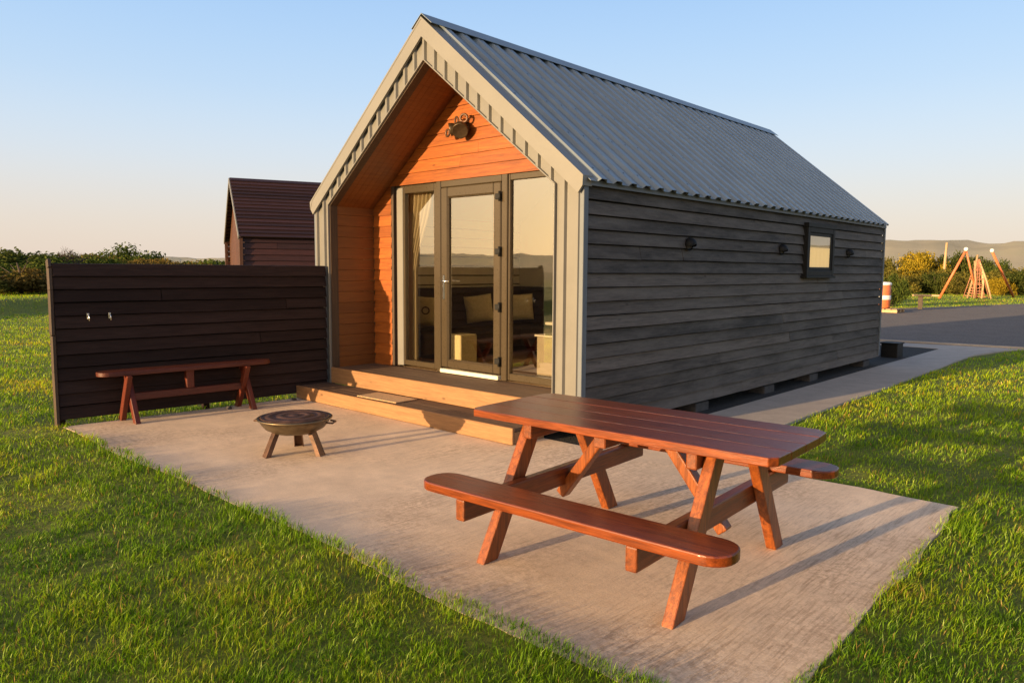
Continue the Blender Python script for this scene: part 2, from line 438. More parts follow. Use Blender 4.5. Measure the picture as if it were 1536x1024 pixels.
# ------------------------------------------------------------------ terrain
def sstep(a, b, x):
    t = np.clip((x-a)/(b-a), 0, 1); return t*t*(3-2*t)
def wob(x, y):
    return (np.sin(x*.9+1.3)*np.cos(y*.7+.4)+.6*np.sin(x*2.1-y*1.7)+.5*np.cos(x*.37+y*.53+2))/2.1
YARD = [(-4.7, 14.45), (-1.2, 14.45), (1.6, 14.98), (9.0, 16.6), (24, 21), (40, 27), (30, 52), (4, 49.5), (-3.1, 46.6), (-4.88, 39.4), (-6.4, 34.4), (-9, 30), (-14, 25), (-26, 20), (-26, 14.45)]
def in_poly(px, py, poly):
    ins = np.zeros(np.shape(px), bool); j = len(poly)-1
    for i in range(len(poly)):
        xi, yi = poly[i]; xj, yj = poly[j]
        c = ((yi > py) != (yj > py)) & (px < (xj-xi)*(py-yi)/(yj-yi+1e-12)+xi)
        ins ^= c; j = i
    return ins
def zground(x, y):
    x = np.asarray(x, float); y = np.asarray(y, float)
    lawn_up = np.maximum(sstep(-3.05, -3.28, y), sstep(3.2, 3.45, x)*sstep(13, 9, y)*sstep(12, 6, np.abs(y)))
    lu = np.clip(lawn_up, 0, 1)*sstep(14, 7, np.hypot(x-2, y+2))
    z = -.030 + .008*wob(x, y)*(1-.85*lu) + .027*lu
    far = sstep(7, 30, np.hypot(x-2, y+1))
    keep = 1-sstep(0, 6, np.maximum(0, np.maximum(-30-x, np.maximum(x-42, np.maximum(12-y, y-54)))))   # yard stays flat
    z = z + .03*wob(x*.25, y*.25)*far*(1-keep)
    # low bank across the left field
    s = (-.70*(x+27.6)-.72*(y-2.4))
    s = -( .70*(x+27.6) + .72*(y-2.4)*(.62))
    z = z + .50*sstep(0, 1.5, s+.12*wob(x*.5, y*.5))*sstep(8, 0, y-16)
    return z
def make_terrain():
    na, nr = 240, 190
    rr = np.concatenate(([0], np.geomspace(.6, 1600, nr-1)))
    # extra rings where the bank lies
    rr = np.unique(np.concatenate((rr, np.linspace(26, 44, 60))))
    nr = len(rr)
    th = np.linspace(0, 2*np.pi, na, endpoint=False)
    X = CAM.x + rr[:, None]*np.cos(th)[None]; Y = CAM.y + rr[:, None]*np.sin(th)[None]
    Z = zground(X, Y)
    v = np.stack((X, Y, Z), -1).reshape(-1, 3)
    i, j = np.meshgrid(np.arange(nr-1), np.arange(na), indexing='ij')
    a = i*na+j; b = i*na+(j+1) % na; c = (i+1)*na+(j+1) % na; d = (i+1)*na+j
    f = np.stack((a, d, c, b), -1).reshape(-1, 4)
    me = np_mesh('lawn', v, f.ravel(), np.full(len(f), 4), 'lawn')
    for p_ in me.polygons: p_.use_smooth = True
    o = bpy.data.objects.new('ground', me); COL.objects.link(o); tag(o, 'green lawn and rough field around the cabin', kind='structure')
make_terrain()

# hills ring
def hill_tan(azd):      # azimuth counter-clockwise from +Y, degrees
    a = azd % 360
    pts = [(0, .031), (4, .033), (8.5, .0345), (11.2, .0330), (12, .0330), (12.4, .0352), (13.2, .0365), (14.5, .0366), (16.2, .0385), (20, .039), (30, .033), (45, .02), (58, .012), (66, .0125), (72, .013), (80, .012), (100, .014), (125, .019), (132, .0205), (140, .019), (150, .017), (200, .018), (260, .024), (320, .03), (360, .031)]
    return np.interp(a, [p[0] for p in pts], [p[1] for p in pts])
def make_hills():
    na = 720; rs = [(380, 0.0), (520, .22), (680, .5), (820, .78), (950, .97), (1020, 1.0), (1150, .9), (1300, .2)]
    az = np.linspace(0, 360, na, endpoint=False)
    H = hill_tan(az)*1020 + 1.75 + .5*np.sin(az*1.7)+.35*np.sin(az*4.3+1)
    V = []
    for r_, k in rs:
        x = CAM.x - r_*np.sin(np.radians(az)); y = CAM.y + r_*np.cos(np.radians(az))
        bumpy = 1+.05*np.sin(az*.9+r_*.01)+.04*np.sin(az*2.3+r_*.02) if k < .99 else 1
        V.append(np.stack((x, y, H*k*bumpy - .3), -1))
    v = np.concatenate(V); f = []
    nr = len(rs); i, j = np.meshgrid(np.arange(nr-1), np.arange(na), indexing='ij')
    a = i*na+j; b = i*na+(j+1) % na; c = (i+1)*na+(j+1) % na; d = (i+1)*na+j
    f = np.stack((a, b, c, d), -1).reshape(-1, 4)
    me = np_mesh('hills', v, f.ravel(), np.full(len(f), 4), 'hills')
    for p_ in me.polygons: p_.use_smooth = True
    o = bpy.data.objects.new('hills', me); COL.objects.link(o); tag(o, 'low brown moorland hills on the horizon', kind='structure')
make_hills()

# patio slab, irregular edges
def jitter_line(a, b, n_, amp, seed):
    r_ = random.Random(seed); out_ = []
    for i in range(n_):
        t = i/n_; x = a[0]+(b[0]-a[0])*t; y = a[1]+(b[1]-a[1])*t
        k = amp*(math.sin(t*9+seed)+.6*math.sin(t*23+seed*2)+.5*(r_.random()-.5)) if i else 0
        L = math.hypot(b[0]-a[0], b[1]-a[1]); nx, ny = -(b[1]-a[1])/L, (b[0]-a[0])/L
        out_.append((x+nx*k, y+ny*k))
    return out_
def slab(name, poly, ztop, zbot, mat, label):
    mb = MB(); mb.prism(poly, 2, zbot, ztop)
    return tag(mb.build(name, mat), label, kind='structure')
PATIO = (jitter_line((-4.62, -3.30), (3.42, -3.36), 90, .026, 3) + jitter_line((3.42, -3.36), (3.28, .39), 30, .02, 5)
         + jitter_line((3.28, .39), (1.09, .40), 18, .012, 8) + [(1.09, .40), (.13, .40), (.13, -.02), (-4.42, -.02)] + [(-4.44, -.5)])
slab('patio', PATIO, 0.0, -.12, 'concrete', 'worn pale concrete patio slab in front of the cabin')
PATH = [(.13, .404)] + [(.12, 13.52), (-.22, 13.56), (-4.6, 13.56), (-4.6, 14.44), (-1.2, 14.44), (1.6, 14.97), (1.28, 14.1)] + jitter_line((1.0, 12.6), (1.09, .404), 40, .012, 4)
slab('path', PATH, -.004, -.12, 'path', 'grey concrete path along the side of the cabin')
slab('yard', YARD, -.012, -.12, 'asphalt', 'gravel yard behind the cabin')
slab('gravel_bed', [(-4.75, .02), (.126, .02), (.116, 13.5), (-4.6, 13.55)], -.008, -.12, 'dark_bed', 'dark strip of bare ground under the cabin edge')
# kerb edge between path and yard
mb = MB(); mb.beam((-3.2, 14.47, .012), (1.62, 14.99, .012), .09, .05, bev=.008)
tag(mb.build('kerb', 'path'), 'thin concrete kerb between path and gravel yard', kind='structure')

# ------------------------------------------------------------------ grass blades
def noise2(x, y, s, seed=0):
    r_ = np.random.default_rng(seed); out_ = np.zeros_like(x)
    for k in range(7):
        a = r_.uniform(0, 6.28); f_ = s*r_.uniform(.6, 1.9); ph = r_.uniform(0, 6.28)
        out_ += np.sin((x*np.cos(a)+y*np.sin(a))*f_+ph+1.3*np.sin((x*np.sin(a)-y*np.cos(a))*f_*.7+ph*2))
    return out_/7*1.6
def dens_near_edge(x, y):
    """where no grass grows"""
    e = .035*noise2(x, y, 5.5, 4)+.025*noise2(x, y, 14, 9)
    patio = (x > -4.60+e) & (x < 3.37+e-.035*(y+3.3)) & (y > -3.27+e) & (y < .37+e)
    path = (x > -5) & (x < 1.06+e) & (y > 0) & (y < 14.4)
    cabin = (x > -4.8) & (x < .2) & (y > -.3) & (y < 14.4)
    corner = (y > 12.3) & (y < 15.1+.19*(x-1.5)) & (x < 1.3+e)
    yard = in_poly(x, y, YARD) | in_poly(x, y-.15, YARD)
    hut = (x > -22) & (x < -8) & (y > 2) & (y < 16) & False
    return patio | path | cabin | corner | yard | hut
def grass(name, r0, r1, d0, label, seed, hmul=1.0, az0=-6, az1=100):
    r_ = np.random.default_rng(seed)
    # density d0*(3/r)^1.75
    p = 1.75; A = R(az1-az0)
    N = int(d0*3**p*A*((r1**(2-p))-(r0**(2-p)))/(2-p))
    u = r_.random(N); rr = (r0**(2-p)+u*(r1**(2-p)-r0**(2-p)))**(1/(2-p))
    az = np.radians(az0)+r_.random(N)*A
    x = CAM.x-rr*np.sin(az); y = CAM.y+rr*np.cos(az)
    clump = noise2(x, y, 9, 2)
    keep = ~dens_near_edge(x, y) & (r_.random(N) < .72+.45*clump)
    # ground hidden behind the fence, under it stays sparse
    x, y, rr, clump = x[keep], y[keep], rr[keep], clump[keep]; N = len(x)
    z = zground(x, y)-.004
    sc_ = (rr/3.2)**.62
    tall = noise2(x, y, 2.2, 5)
    h = (.034+.014*tall+.008*clump)*hmul*np.clip(r_.normal(1, .28, N), .35, 1.9)*np.clip(sc_, .9, 2.0)**.55
    edge = (np.abs(y+3.34) < .13) & (x > -4.6) & (x < 3.5) | (np.abs(x-3.42) < .13) & (y > -3.4) & (y < .4)
    h = np.where(edge, h*1.35, h)
    h = np.maximum(h, .015)
    wd = (.0013+.0011*r_.random(N))*sc_
    ang = r_.random(N)*2*np.pi; la = r_.random(N)*2*np.pi
    lean = h*np.clip(np.abs(r_.normal(.45, .4, N)), 0, 1.5)
    dx, dy = np.cos(ang)*wd, np.sin(ang)*wd
    wx = np.cos(la)*lean+.15*h; wy = np.sin(la)*lean+.12*h
    hz = np.sqrt(np.maximum(h**2-(.5*np.minimum(lean, h))**2, (.4*h)**2))
    v = np.empty((N, 5, 3))
    v[:, 0] = np.stack((x-dx, y-dy, z), -1); v[:, 1] = np.stack((x+dx, y+dy, z), -1)
    mx_, my_ = x+wx*.32, y+wy*.32
    v[:, 2] = np.stack((mx_+dx*.8, my_+dy*.8, z+hz*.58), -1); v[:, 3] = np.stack((mx_-dx*.8, my_-dy*.8, z+hz*.58), -1)
    v[:, 4] = np.stack((x+wx, y+wy, z+hz), -1)
    base = (np.arange(N)*5)[:, None]
    f = np.concatenate((base+[0, 1, 2, 3], base+[3, 2, 4]), 1).ravel()
    sizes = np.tile([4, 3], N)
    me = np_mesh(name, v.reshape(-1, 3), f, sizes, 'blade')
    # tint: green, yellow green, dry straw in patches
    t = noise2(x, y, 1.6, 21); t2 = noise2(x, y, 6, 22)
    q = .46+.40*t+.26*t2+r_.normal(0, .2, N)
    g0 = np.array([.085, .225, .005]); g1 = np.array([.26, .44, .006]); g2 = np.array([.54, .50, .025]); g3 = np.array([.50, .32, .08])
    q = q[:, None]
    c = g0+(g1-g0)*np.clip(q*1.6, 0, 1); c = c+(g2-c)*np.clip((q-.68)*1.7, 0, .8)
    dry = (r_.random(N) < .03+.09*np.clip(t2*t, 0, 1)+.05*np.clip(t, 0, 1))[:, None]; c = np.where(dry, g3, c)
    c = c*(r_.uniform(.72, 1.22, (N, 1)))*(1+np.array([.85, .5, 0])*sstep(4, 16, rr)[:, None])
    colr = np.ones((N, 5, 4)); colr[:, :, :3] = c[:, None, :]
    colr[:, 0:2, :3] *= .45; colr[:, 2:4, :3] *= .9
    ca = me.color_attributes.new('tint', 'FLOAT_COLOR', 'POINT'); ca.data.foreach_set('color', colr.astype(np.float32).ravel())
    o = bpy.data.objects.new(name, me); COL.objects.link(o)
    tag(o, label, 'grass', kind='stuff'); return N
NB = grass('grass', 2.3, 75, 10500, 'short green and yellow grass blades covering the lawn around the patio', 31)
print('blades', NB)

# ------------------------------------------------------------------ cabin
W = 4.71; L = 9.43; ZE = 2.686; ZR = 4.648; XM = -W/2; SL = (ZR-ZE)/(W/2)
cabin = thing('holiday_cabin', 'grey metal and black timber cabin with orange recessed glazed porch', 'cabin', (XM, 0, 0))
def P(o):                    # parent to a thing while keeping world coordinates
    o.matrix_parent_inverse = Matrix.Translation((-XM, 0, 0)); return o
def cp(mb, name, mat=None, parent=None, **k):
    o = mb.build(name, mat, parent or cabin, **k)
    if parent is None: P(o)
    return o
def roofz(x): return ZR-abs(x-XM)*SL
XL, XR = -4.36, -.35; OZ = 2.62; OA = 4.19; OS = (OA-OZ)/(XR-XM)
def openz(x): return OA-abs(x-XM)*OS
# side walls of overlapping boards
def boards_side(mb, x, sgn, y0, y1, z0, z1, n_, seed, jit=.003, gr=.012):
    r_ = random.Random(seed); step = (z1-z0)/n_
    for i in range(n_):
        za = z0+i*step; zb = min(za+step+.018, z1+.005)
        cuts = [y0]
        for q_ in sorted(r_.uniform(.08, .92) for _ in range(r_.choice((0, 1, 1, 2, 2)) if y1-y0 > 5 else r_.choice((0, 0, 1)))): cuts.append(y0+(y1-y0)*q_)
        cuts.append(y1)
        for a, b in zip(cuts[:-1], cuts[1:]):
            o0 = .036+r_.uniform(-jit, jit); o1 = -.002; w0 = r_.uniform(-.004, .004); w1 = r_.uniform(-.004, .004)
            nseg = max(1, int((b-a)/.5)); 
            ring = []
            for k in range(nseg+1):
                yy = a+.004+(b-a-.008)*k/nseg; dz = w0+(w1-w0)*k/nseg + r_.uniform(-.0025, .0025); oo = o0+r_.uniform(-.002, .002)
                ring.append([mb.b.verts.new(q) for q in ((x+sgn*(oo-.026), yy, za+dz), (x+sgn*oo, yy, za+dz), (x+sgn*(o1+.006), yy, za+step-gr), (x+sgn*(o1-.030), yy, za+step-gr+.004), (x+sgn*(o1-.045), yy, za+step-gr))])
            for k in range(nseg):
                A, B = ring[k], ring[k+1]
                for q in range(5): mb.b.faces.new([A[q], A[(q+1) % 5], B[(q+1) % 5], B[q]])
            mb.b.faces.new(ring[0][::-1]); mb.b.faces.new(ring[-1])
WY0, WY1, WZ0, WZ1 = 5.55, 6.68, 1.69, 2.44
mb = MB(); boards_side(mb, -.03, 1, .075, L, .135, 2.60, 17, 5)
wall_r = cp(mb, 'timber_wall', 'char_board')
mb = MB(); boards_side(mb, -W+.03, -1, .075, L, .135, 2.60, 16, 6)
cp(mb, 'timber_wall', 'char_board')
mb = MB(); mb.prism([(-W+.04, .2), (-.04, .2), (-.04, ZE-.05), (XM, ZR-.06), (-W+.04, ZE-.05)], 1, L-.04, L-.005)
cp(mb, 'rear_wall', 'char_board')
mb = MB(); mb.span((-.11, .78, .2), (-.072, L-.05, 2.60)); cp(mb, 'wall_core', 'inner_wall')
mb = MB(); mb.span((-W+.045, .78, .2), (-W+.07, L-.05, 2.62)); cp(mb, 'wall_core', 'inner_wall')
mb = MB(); mb.span((-.069, .09, .15), (-.062, L-.03, 2.6)); cp(mb, 'wall_backing', 'black')
# corner trims
for a_, b_ in (((-.04, -.004, .13), (.012, .072, 2.66)), ((-W-.012, -.004, .13), (-W+.04, .072, 2.66)), ((-.03, L-.002, .15), (.010, L+.05, 2.60))):
    mb = MB(); mb.span(a_, b_, .004); cp(mb, 'corner_trim', 'corner')
# front cladding: vertical ribbed sheet
mb = MB(); pitch = .1765; prof = []
x = -W+.002; xs = []
rib = [(0, 0), (.014, -.032), (.046, -.032), (.060, 0)]
k = 0; pos = -W+.03
pts = [(-W+.002, 0)]
while pos < -.05:
    for dx, dy in rib: pts.append((pos+dx, dy))
    pos += pitch
pts = [p for p in pts if p[0] < -.002]+[(-.002, 0)]
extra = [XL, XM, XR]
def interp_pt(xv):
    for a, b in zip(pts[:-1], pts[1:]):
        if a[0] <= xv <= b[0]:
            t = (xv-a[0])/(b[0]-a[0]+1e-9); return (xv, a[1]+(b[1]-a[1])*t)
for e_ in extra: pts.append(interp_pt(e_))
pts.sort()
for a, b in zip(pts[:-1], pts[1:]):
    if b[0]-a[0] < 1e-5: continue
    inside = (a[0]+b[0])/2 > XL and (a[0]+b[0])/2 < XR
    zb = [openz(a[0]), openz(b[0])] if inside else [.14, .14]
    zt = [roofz(a[0])-.05, roofz(b[0])-.05]
    y0_, y1_ = a[1]+.012, b[1]+.012
    mb.face([(a[0], y0_, zb[0]), (b[0], y1_, zb[1]), (b[0], y1_, zt[1]), (a[0], y0_, zt[0])])
cp(mb, 'front_cladding', 'clad', recalc=False)
# backing so nothing shows through
mb = MB()
mb.prism([(-W+.01, .14), (XL-.03, .14), (XL-.03, OZ+.02), (XM, OA+.03), (XR+.03, OZ+.02), (XR+.03, .14), (-.01, .14), (-.01, ZE-.02), (XM, ZR-.03), (-W+.01, ZE-.02)], 1, .016, .07)
cp(mb, 'front_backing', 'corner')
# thin flashing round the opening
mb = MB(); e = .022
for (a, b) in (((XL, .16), (XL, OZ)), ((XL, OZ), (XM, OA)), ((XM, OA), (XR, OZ)), ((XR, OZ), (XR, .16))):
    mb.beam((a[0], .0, a[1]), (b[0], .0, b[1]), .05, .012, (1, 0, 0) if a[0] == b[0] else (SL*(-1 if a[0] < XM-.1 else 1)*-1, 0, 1), .002)
cp(mb, 'opening_flashing', 'trim')
# barge boards
def band(z_off_top, z_off_bot, y0, y1, ext):
    mb_ = MB(); xl, xr = -W-ext, ext
    zt = lambda x_: ZR-abs(x_-XM)*SL+z_off_top
    zb_ = lambda x_: ZR-abs(x_-XM)*SL+z_off_bot
    poly = [(xl, zt(xl)), (XM, ZR+z_off_top), (xr, zt(xr)), (xr-.006, zt(xr)-.10), (xr-.06, zb_(xr-.06)+.0), (XM, ZR+z_off_bot), (xl+.06, zb_(xl+.06)), (xl+.006, zt(xl)-.10)]
    mb_.prism(poly, 1, y0, y1); return mb_
mb = band(.012, -.205, -.052, -.022, .03)
cp(mb, 'bargeboard', 'trim')
mb = band(.016, -.012, -.056, .10, .034); cp(mb, 'verge_flashing', 'trim')
# corrugated roof
mb = MB(); OV = .075
prof = []; yy = .02; pit = .267
while yy < L+.03:
    for dy, h in ((0, 0), (.115, 0), (.145, .036), (.235, .036)):
        prof.append((yy+dy, h))
    yy += pit
prof = [p for p in prof if p[0] < L+.04]
nrm = {1: Vector((SL, 0, 1)).normalized(), -1: Vector((-SL, 0, 1)).normalized()}
for sg in (1, -1):
    rows = []
    for t in np.linspace(0, 1, 9):
        xx = XM+sg*(.015+(W/2+OV-.015)*t); zz = roofz(xx)+.0
        rows.append([mb.b.verts.new(Vector((xx, y_, zz))+nrm[sg]*h) for y_, h in prof])
    for a, b in zip(rows[:-1], rows[1:]):
        for k in range(len(prof)-1):
            mb.b.faces.new([a[k], b[k], b[k+1], a[k+1]])
o = cp(mb, 'roof', 'roof')
sol = o.modifiers.new('thick', 'SOLIDIFY'); sol.thickness = .004; sol.offset = -1
roof = o
mb = MB()
rd = random.Random(4)
for t_ in (.06, .28, .5, .72, .94):
    for k_ in range(0, 35, 1):
        yy_ = .02+k_*pit+.19
        if yy_ > L: continue
        xx = XM+(.015+(W/2+OV-.015)*t_); c_ = Vector((xx, yy_, roofz(xx)))+nrm[1]*.0385; ux_ = Vector((1, 0, -SL)).normalized()
        mb.face([c_+ux_*.011*math.cos(a_*1.0472)+Vector((0, 1, 0))*.011*math.sin(a_*1.0472) for a_ in range(6)])
o = mb.build('roof_screws', 'black', roof, recalc=False); o['kind'] = 'stuff'
mb = MB()      # underlay
mb.prism([(-W+.0, ZE-.04), (XM, ZR-.035), (0, ZE-.04), (0, ZE-.09), (XM, ZR-.09), (-W, ZE-.09)], 1, .08, L)
mb.span((-.002, .08, ZE-.10), (.03, L, ZE-.045))
cp(mb, 'roof_underlay', 'corner')
mb = MB()
for sg in (1, -1):
    a = Vector((XM, 0, ZR+.056)); b = Vector((XM+sg*.18, 0, roofz(XM+.18)+.064))
    mb.face([(a.x, -.05, a.z), (b.x, -.05, b.z), (b.x, L+.05, b.z), (a.x, L+.05, a.z)])
o = mb.build('ridge_cap', 'roof', roof); sol = o.modifiers.new('t', 'SOLIDIFY'); sol.thickness = .006
# soffit shadow blocks: gutter-less eave boards
# recess lining
DR = .74
mb = MB()   # dark front liner frame
lin = .085
poly = [(XL, .36), (XL, OZ), (XM, OA), (XR, OZ), (XR, .36), (XR-.02, .36), (XR-.02, OZ-.008), (XM, OA-.026), (XL+.02, OZ-.008), (XL+.02, .36)]
mb.prism(poly, 1, .006, .006+lin+.03)
cp(mb, 'porch_lining_edge', 'liner')
mb = MB()
n_b = 7
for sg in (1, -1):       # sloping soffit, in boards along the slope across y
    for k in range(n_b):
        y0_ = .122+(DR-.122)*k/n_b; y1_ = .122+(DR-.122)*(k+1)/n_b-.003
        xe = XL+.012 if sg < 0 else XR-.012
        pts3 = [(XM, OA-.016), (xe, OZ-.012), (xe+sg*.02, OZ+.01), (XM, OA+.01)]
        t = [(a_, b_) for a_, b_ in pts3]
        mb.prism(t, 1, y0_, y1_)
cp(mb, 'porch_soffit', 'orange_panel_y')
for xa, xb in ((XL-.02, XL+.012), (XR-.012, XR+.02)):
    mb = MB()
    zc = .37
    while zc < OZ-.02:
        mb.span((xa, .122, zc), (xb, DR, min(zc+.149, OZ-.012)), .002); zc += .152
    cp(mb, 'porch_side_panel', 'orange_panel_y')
# recessed gable wall and side strip of overlapping orange boards
def boards_front(mb, x0f, x1f, y, z0, z1, step, seed):
    r_ = random.Random(seed); z = z0
    while z < z1-.01:
        zb = min(z+step+.015, z1); xa, xb = x0f(z), x1f(z); xa2, xb2 = x0f(zb), x1f(zb)
        if xb-xa > .03:
            cuts = [0, 1] if (xb-xa) < 1.2 or r_.random() < .5 else [0, r_.uniform(.25, .75), 1]
            for c0, c1 in zip(cuts[:-1], cuts[1:]):
                A = [xa+(xb-xa)*c0+.001, xa+(xb-xa)*c1-.001]; B = [xa2+(xb2-xa2)*c0+.001, xa2+(xb2-xa2)*c1-.001]
                f0 = [(A[0], y-.028, z), (A[1], y-.028, z), (B[1], y-.006, zb), (B[0], y-.006, zb)]
                g0 = [(p_[0], p_[1]+.02, p_[2]) for p_ in f0]
                v0 = [mb.b.verts.new(p_) for p_ in f0]; v1 = [mb.b.verts.new(p_) for p_ in g0]
                mb.b.faces.new(v0); mb.b.faces.new(v1[::-1])
                for q in range(4): mb.b.faces.new([v0[q], v1[q], v1[(q+1) % 4], v0[(q+1) % 4]])
        z += step
GX0, GX1 = XL+.012, XR-.012
HEAD = 2.90
mb = MB()
boards_front(mb, lambda z: max(GX0, XM-(OA-z)/OS), lambda z: min(GX1, XM+(OA-z)/OS), DR+.02, HEAD, OA-.02, .152, 3)
cp(mb, 'gable_wall', 'orange_board')
FX0 = -3.93
mb = MB(); boards_front(mb, lambda z: GX0, lambda z: FX0-.012, DR+.02, .38, HEAD, .152, 4)
cp(mb, 'gable_wall', 'orange_board')
mb = MB(); mb.prism([(GX0-.05, .2), (FX0, .2), (FX0, HEAD), (XM+(OA-HEAD)/OS, HEAD), (XM, OA+.01), (GX0-.05, OZ)], 1, DR+.03, DR+.06)
cp(mb, 'gable_backing', 'corner')
# glazing: frame y planes
FY = DR+.02
def fr_rect(mb, x0, x1, z0, z1, w_, y0, y1, bev=.006, ws=None):
    wl, wr, wt, wb = ws or (w_,)*4
    mb.span((x0, y0, z0), (x0+wl, y1, z1), bev); mb.span((x1-wr, y0, z0), (x1, y1, z1), bev)
    mb.span((x0+wl-.001, y0+.001, z1-wt), (x1-wr+.001, y1-.001, z1), bev); mb.span((x0+wl-.001, y0+.001, z0), (x1-wr+.001, y1-.001, z0+wb), bev)
    return mb
FLZ = .385
# fixed outer frame parts
mb = MB()
mb.span((FX0, FY-.03, FLZ), (FX0+.05, FY+.09, HEAD), .004)             # outer brown jamb
mb.span((FX0+.05, FY+.02, FLZ), (FX0+.115, FY+.1, HEAD), .004)
cp(mb, 'glazing_jamb', 'liner')
# left window
winl = MB(); fr_rect(winl, -3.815, -3.00, FLZ+.03, HEAD-.01, 0, FY, FY+.07, .006, (.145, .065, .10, .07))
winl = cp(winl, 'window', 'frame'); winl['label'] = 'tall narrow fixed window left of the glass door'
mb = MB(); mb.span((-3.83, FY-.012, FLZ+.02), (-3.70, FY+.03, HEAD-.03), .006); mb.build('frame_strip', 'frame_light', winl)
mb = MB(); mb.face([(-3.68, FY+.034, FLZ+.09), (-3.06, FY+.034, FLZ+.09), (-3.06, FY+.034, HEAD-.10), (-3.68, FY+.034, HEAD-.10)]); mb.build('pane', 'glass', winl, recalc=False)
# door post left
mb = MB(); mb.span((-2.998, FY-.015, FLZ), (-2.915, FY+.075, HEAD+.01), .008); cp(mb, 'door_post', 'frame')
# door
door = MB(); fr_rect(door, -2.905, -1.82, FLZ+.075, HEAD-.085, 0, FY-.02, FY+.055, .012, (.125, .125, .13, .10))
fr_rect(door, -2.80, -1.925, FLZ+.155, HEAD-.195, 0, FY-.006, FY+.05, .008, (.03, .03, .03, .03))
door = cp(door, 'door', 'frame'); door['label'] = 'full glass entrance door'
mb = MB(); mb.face([(-2.79, FY+.024, FLZ+.16), (-1.93, FY+.024, FLZ+.16), (-1.93, FY+.024, HEAD-.20), (-2.79, FY+.024, HEAD-.20)]); mb.build('pane', 'glass', door, recalc=False)
mb = MB(); mb.span((-2.865, FY-.032, 1.36), (-2.83, FY-.021, 1.68), .005)
mb.tube([(-2.847, FY-.03, 1.60), (-2.847, FY-.075, 1.60), (-2.80, FY-.08, 1.60), (-2.70, FY-.075, 1.598)], .011, 8)
mb.build('handle', 'chrome', door)
for hz in (2.64, 1.975, 1.295, .62):
    mb = MB(); mb.span((-1.90, FY-.04, hz-.035), (-1.80, FY-.021, hz+.035), .004); mb.tube([(-1.815, FY-.045, hz-.06), (-1.815, FY-.045, hz+.06)], .016, 10)
    mb.build('hinge', 'black', door)
# door outer frame head, sill strip, right post
mb = MB(); mb.span((-2.914, FY-.01, HEAD-.082), (-1.815, FY+.07, HEAD+.005), .008); cp(mb, 'door_head', 'frame')
mb = MB(); mb.span((-2.90, FY-.05, FLZ+.004), (-1.83, FY+.03, FLZ+.055), .008); cp(mb, 'threshold', 'cream_plastic')
mb = MB(); mb.span((-1.812, FY-.015, FLZ), (-1.715, FY+.075, HEAD+.012), .008); cp(mb, 'door_post', 'frame')
# right window
winr = MB(); fr_rect(winr, -1.71, -.42, FLZ+.015, HEAD-.0, 0, FY, FY+.07, .006, (.03, .06, .075, .085))
winr = cp(winr, 'window', 'frame'); winr['label'] = 'wide fixed window right of the glass door'
mb = MB(); mb.face([(-1.685, FY+.034, FLZ+.09), (-.47, FY+.034, FLZ+.09), (-.47, FY+.034, HEAD-.06), (-1.685, FY+.034, HEAD-.06)]); mb.build('pane', 'glass', winr, recalc=False)
mb = MB(); mb.span((-.42, FY-.01, FLZ), (GX1, FY+.05, HEAD)); cp(mb, 'glazing_jamb', 'liner')
# porch floor, fascia
mb = MB()
for k in range(5):
    y0_ = -.0+k*.15; mb.span((XL+.002, y0_+.03, .34), (XR-.002, y0_+.176, .378), .003)
cp(mb, 'porch_floor', 'deck_dark')
mb = MB(); mb.span((XL+.002, -.012, .17), (XR-.002, .026, .386), .005); cp(mb, 'porch_fascia', 'deck_pale')
# side wall window
mb = MB(); fr_rect(mb, 0, 0, 0, 0, 0, 0, 0) if False else None
def fr_side(mb, y0, y1, z0, z1, w_, x0, x1, bev=.006):
    mb.span((x0, y0, z0), (x1, y0+w_, z1), bev); mb.span((x0, y1-w_, z0), (x1, y1, z1), bev)
    mb.span((x0+.001, y0+w_, z1-w_), (x1-.001, y1-w_, z1), bev); mb.span((x0+.001, y0+w_, z0), (x1-.001, y1-w_, z0+w_), bev)
fr_side(mb, WY0, WY1, WZ0, WZ1, .085, -.03, .062)
mb.span((-.03, WY0-.05, WZ0-.035), (.085, WY1+.03, WZ0+.002), .004)
mb.span((-.03, WY0-.02, WZ1-.005), (.075, WY1+.02, WZ1+.06), .004)
win_s = cp(mb, 'window', 'black'); win_s['label'] = 'small window in the dark side wall'
mb = MB(); fr_side(mb, WY0+.085, WY1-.085, WZ0+.085, WZ1-.085, .05, -.0, .048); mb.build('sash', 'black', win_s)
mb = MB(); mb.face([(.038, WY0+.13, WZ0+.13), (.038, WY1-.13, WZ0+.13), (.038, WY1-.13, WZ1-.13), (.038, WY0+.13, WZ1-.13)]); mb.build('pane', 'side_glass', win_s, recalc=False)
mb = MB()
ys = np.linspace(WY0+.1, WY1-.1, 40)
top = [mb.b.verts.new((.028+.003*math.sin(i*.9), y_, WZ0+.44)) for i, y_ in enumerate(ys)]
bot = [mb.b.verts.new((.028+.003*math.sin(i*.9), y_, WZ0+.09)) for i, y_ in enumerate(ys)]
for i in range(39): mb.b.faces.new([bot[i], bot[i+1], top[i+1], top[i]])
mb.build('blind', 'blind', win_s)
mb = MB(); mb.span((.016, WY0+.08, WZ0+.08), (.020, WY1-.08, WZ1-.08)); mb.build('inner_panel', 'cream_plastic', win_s)
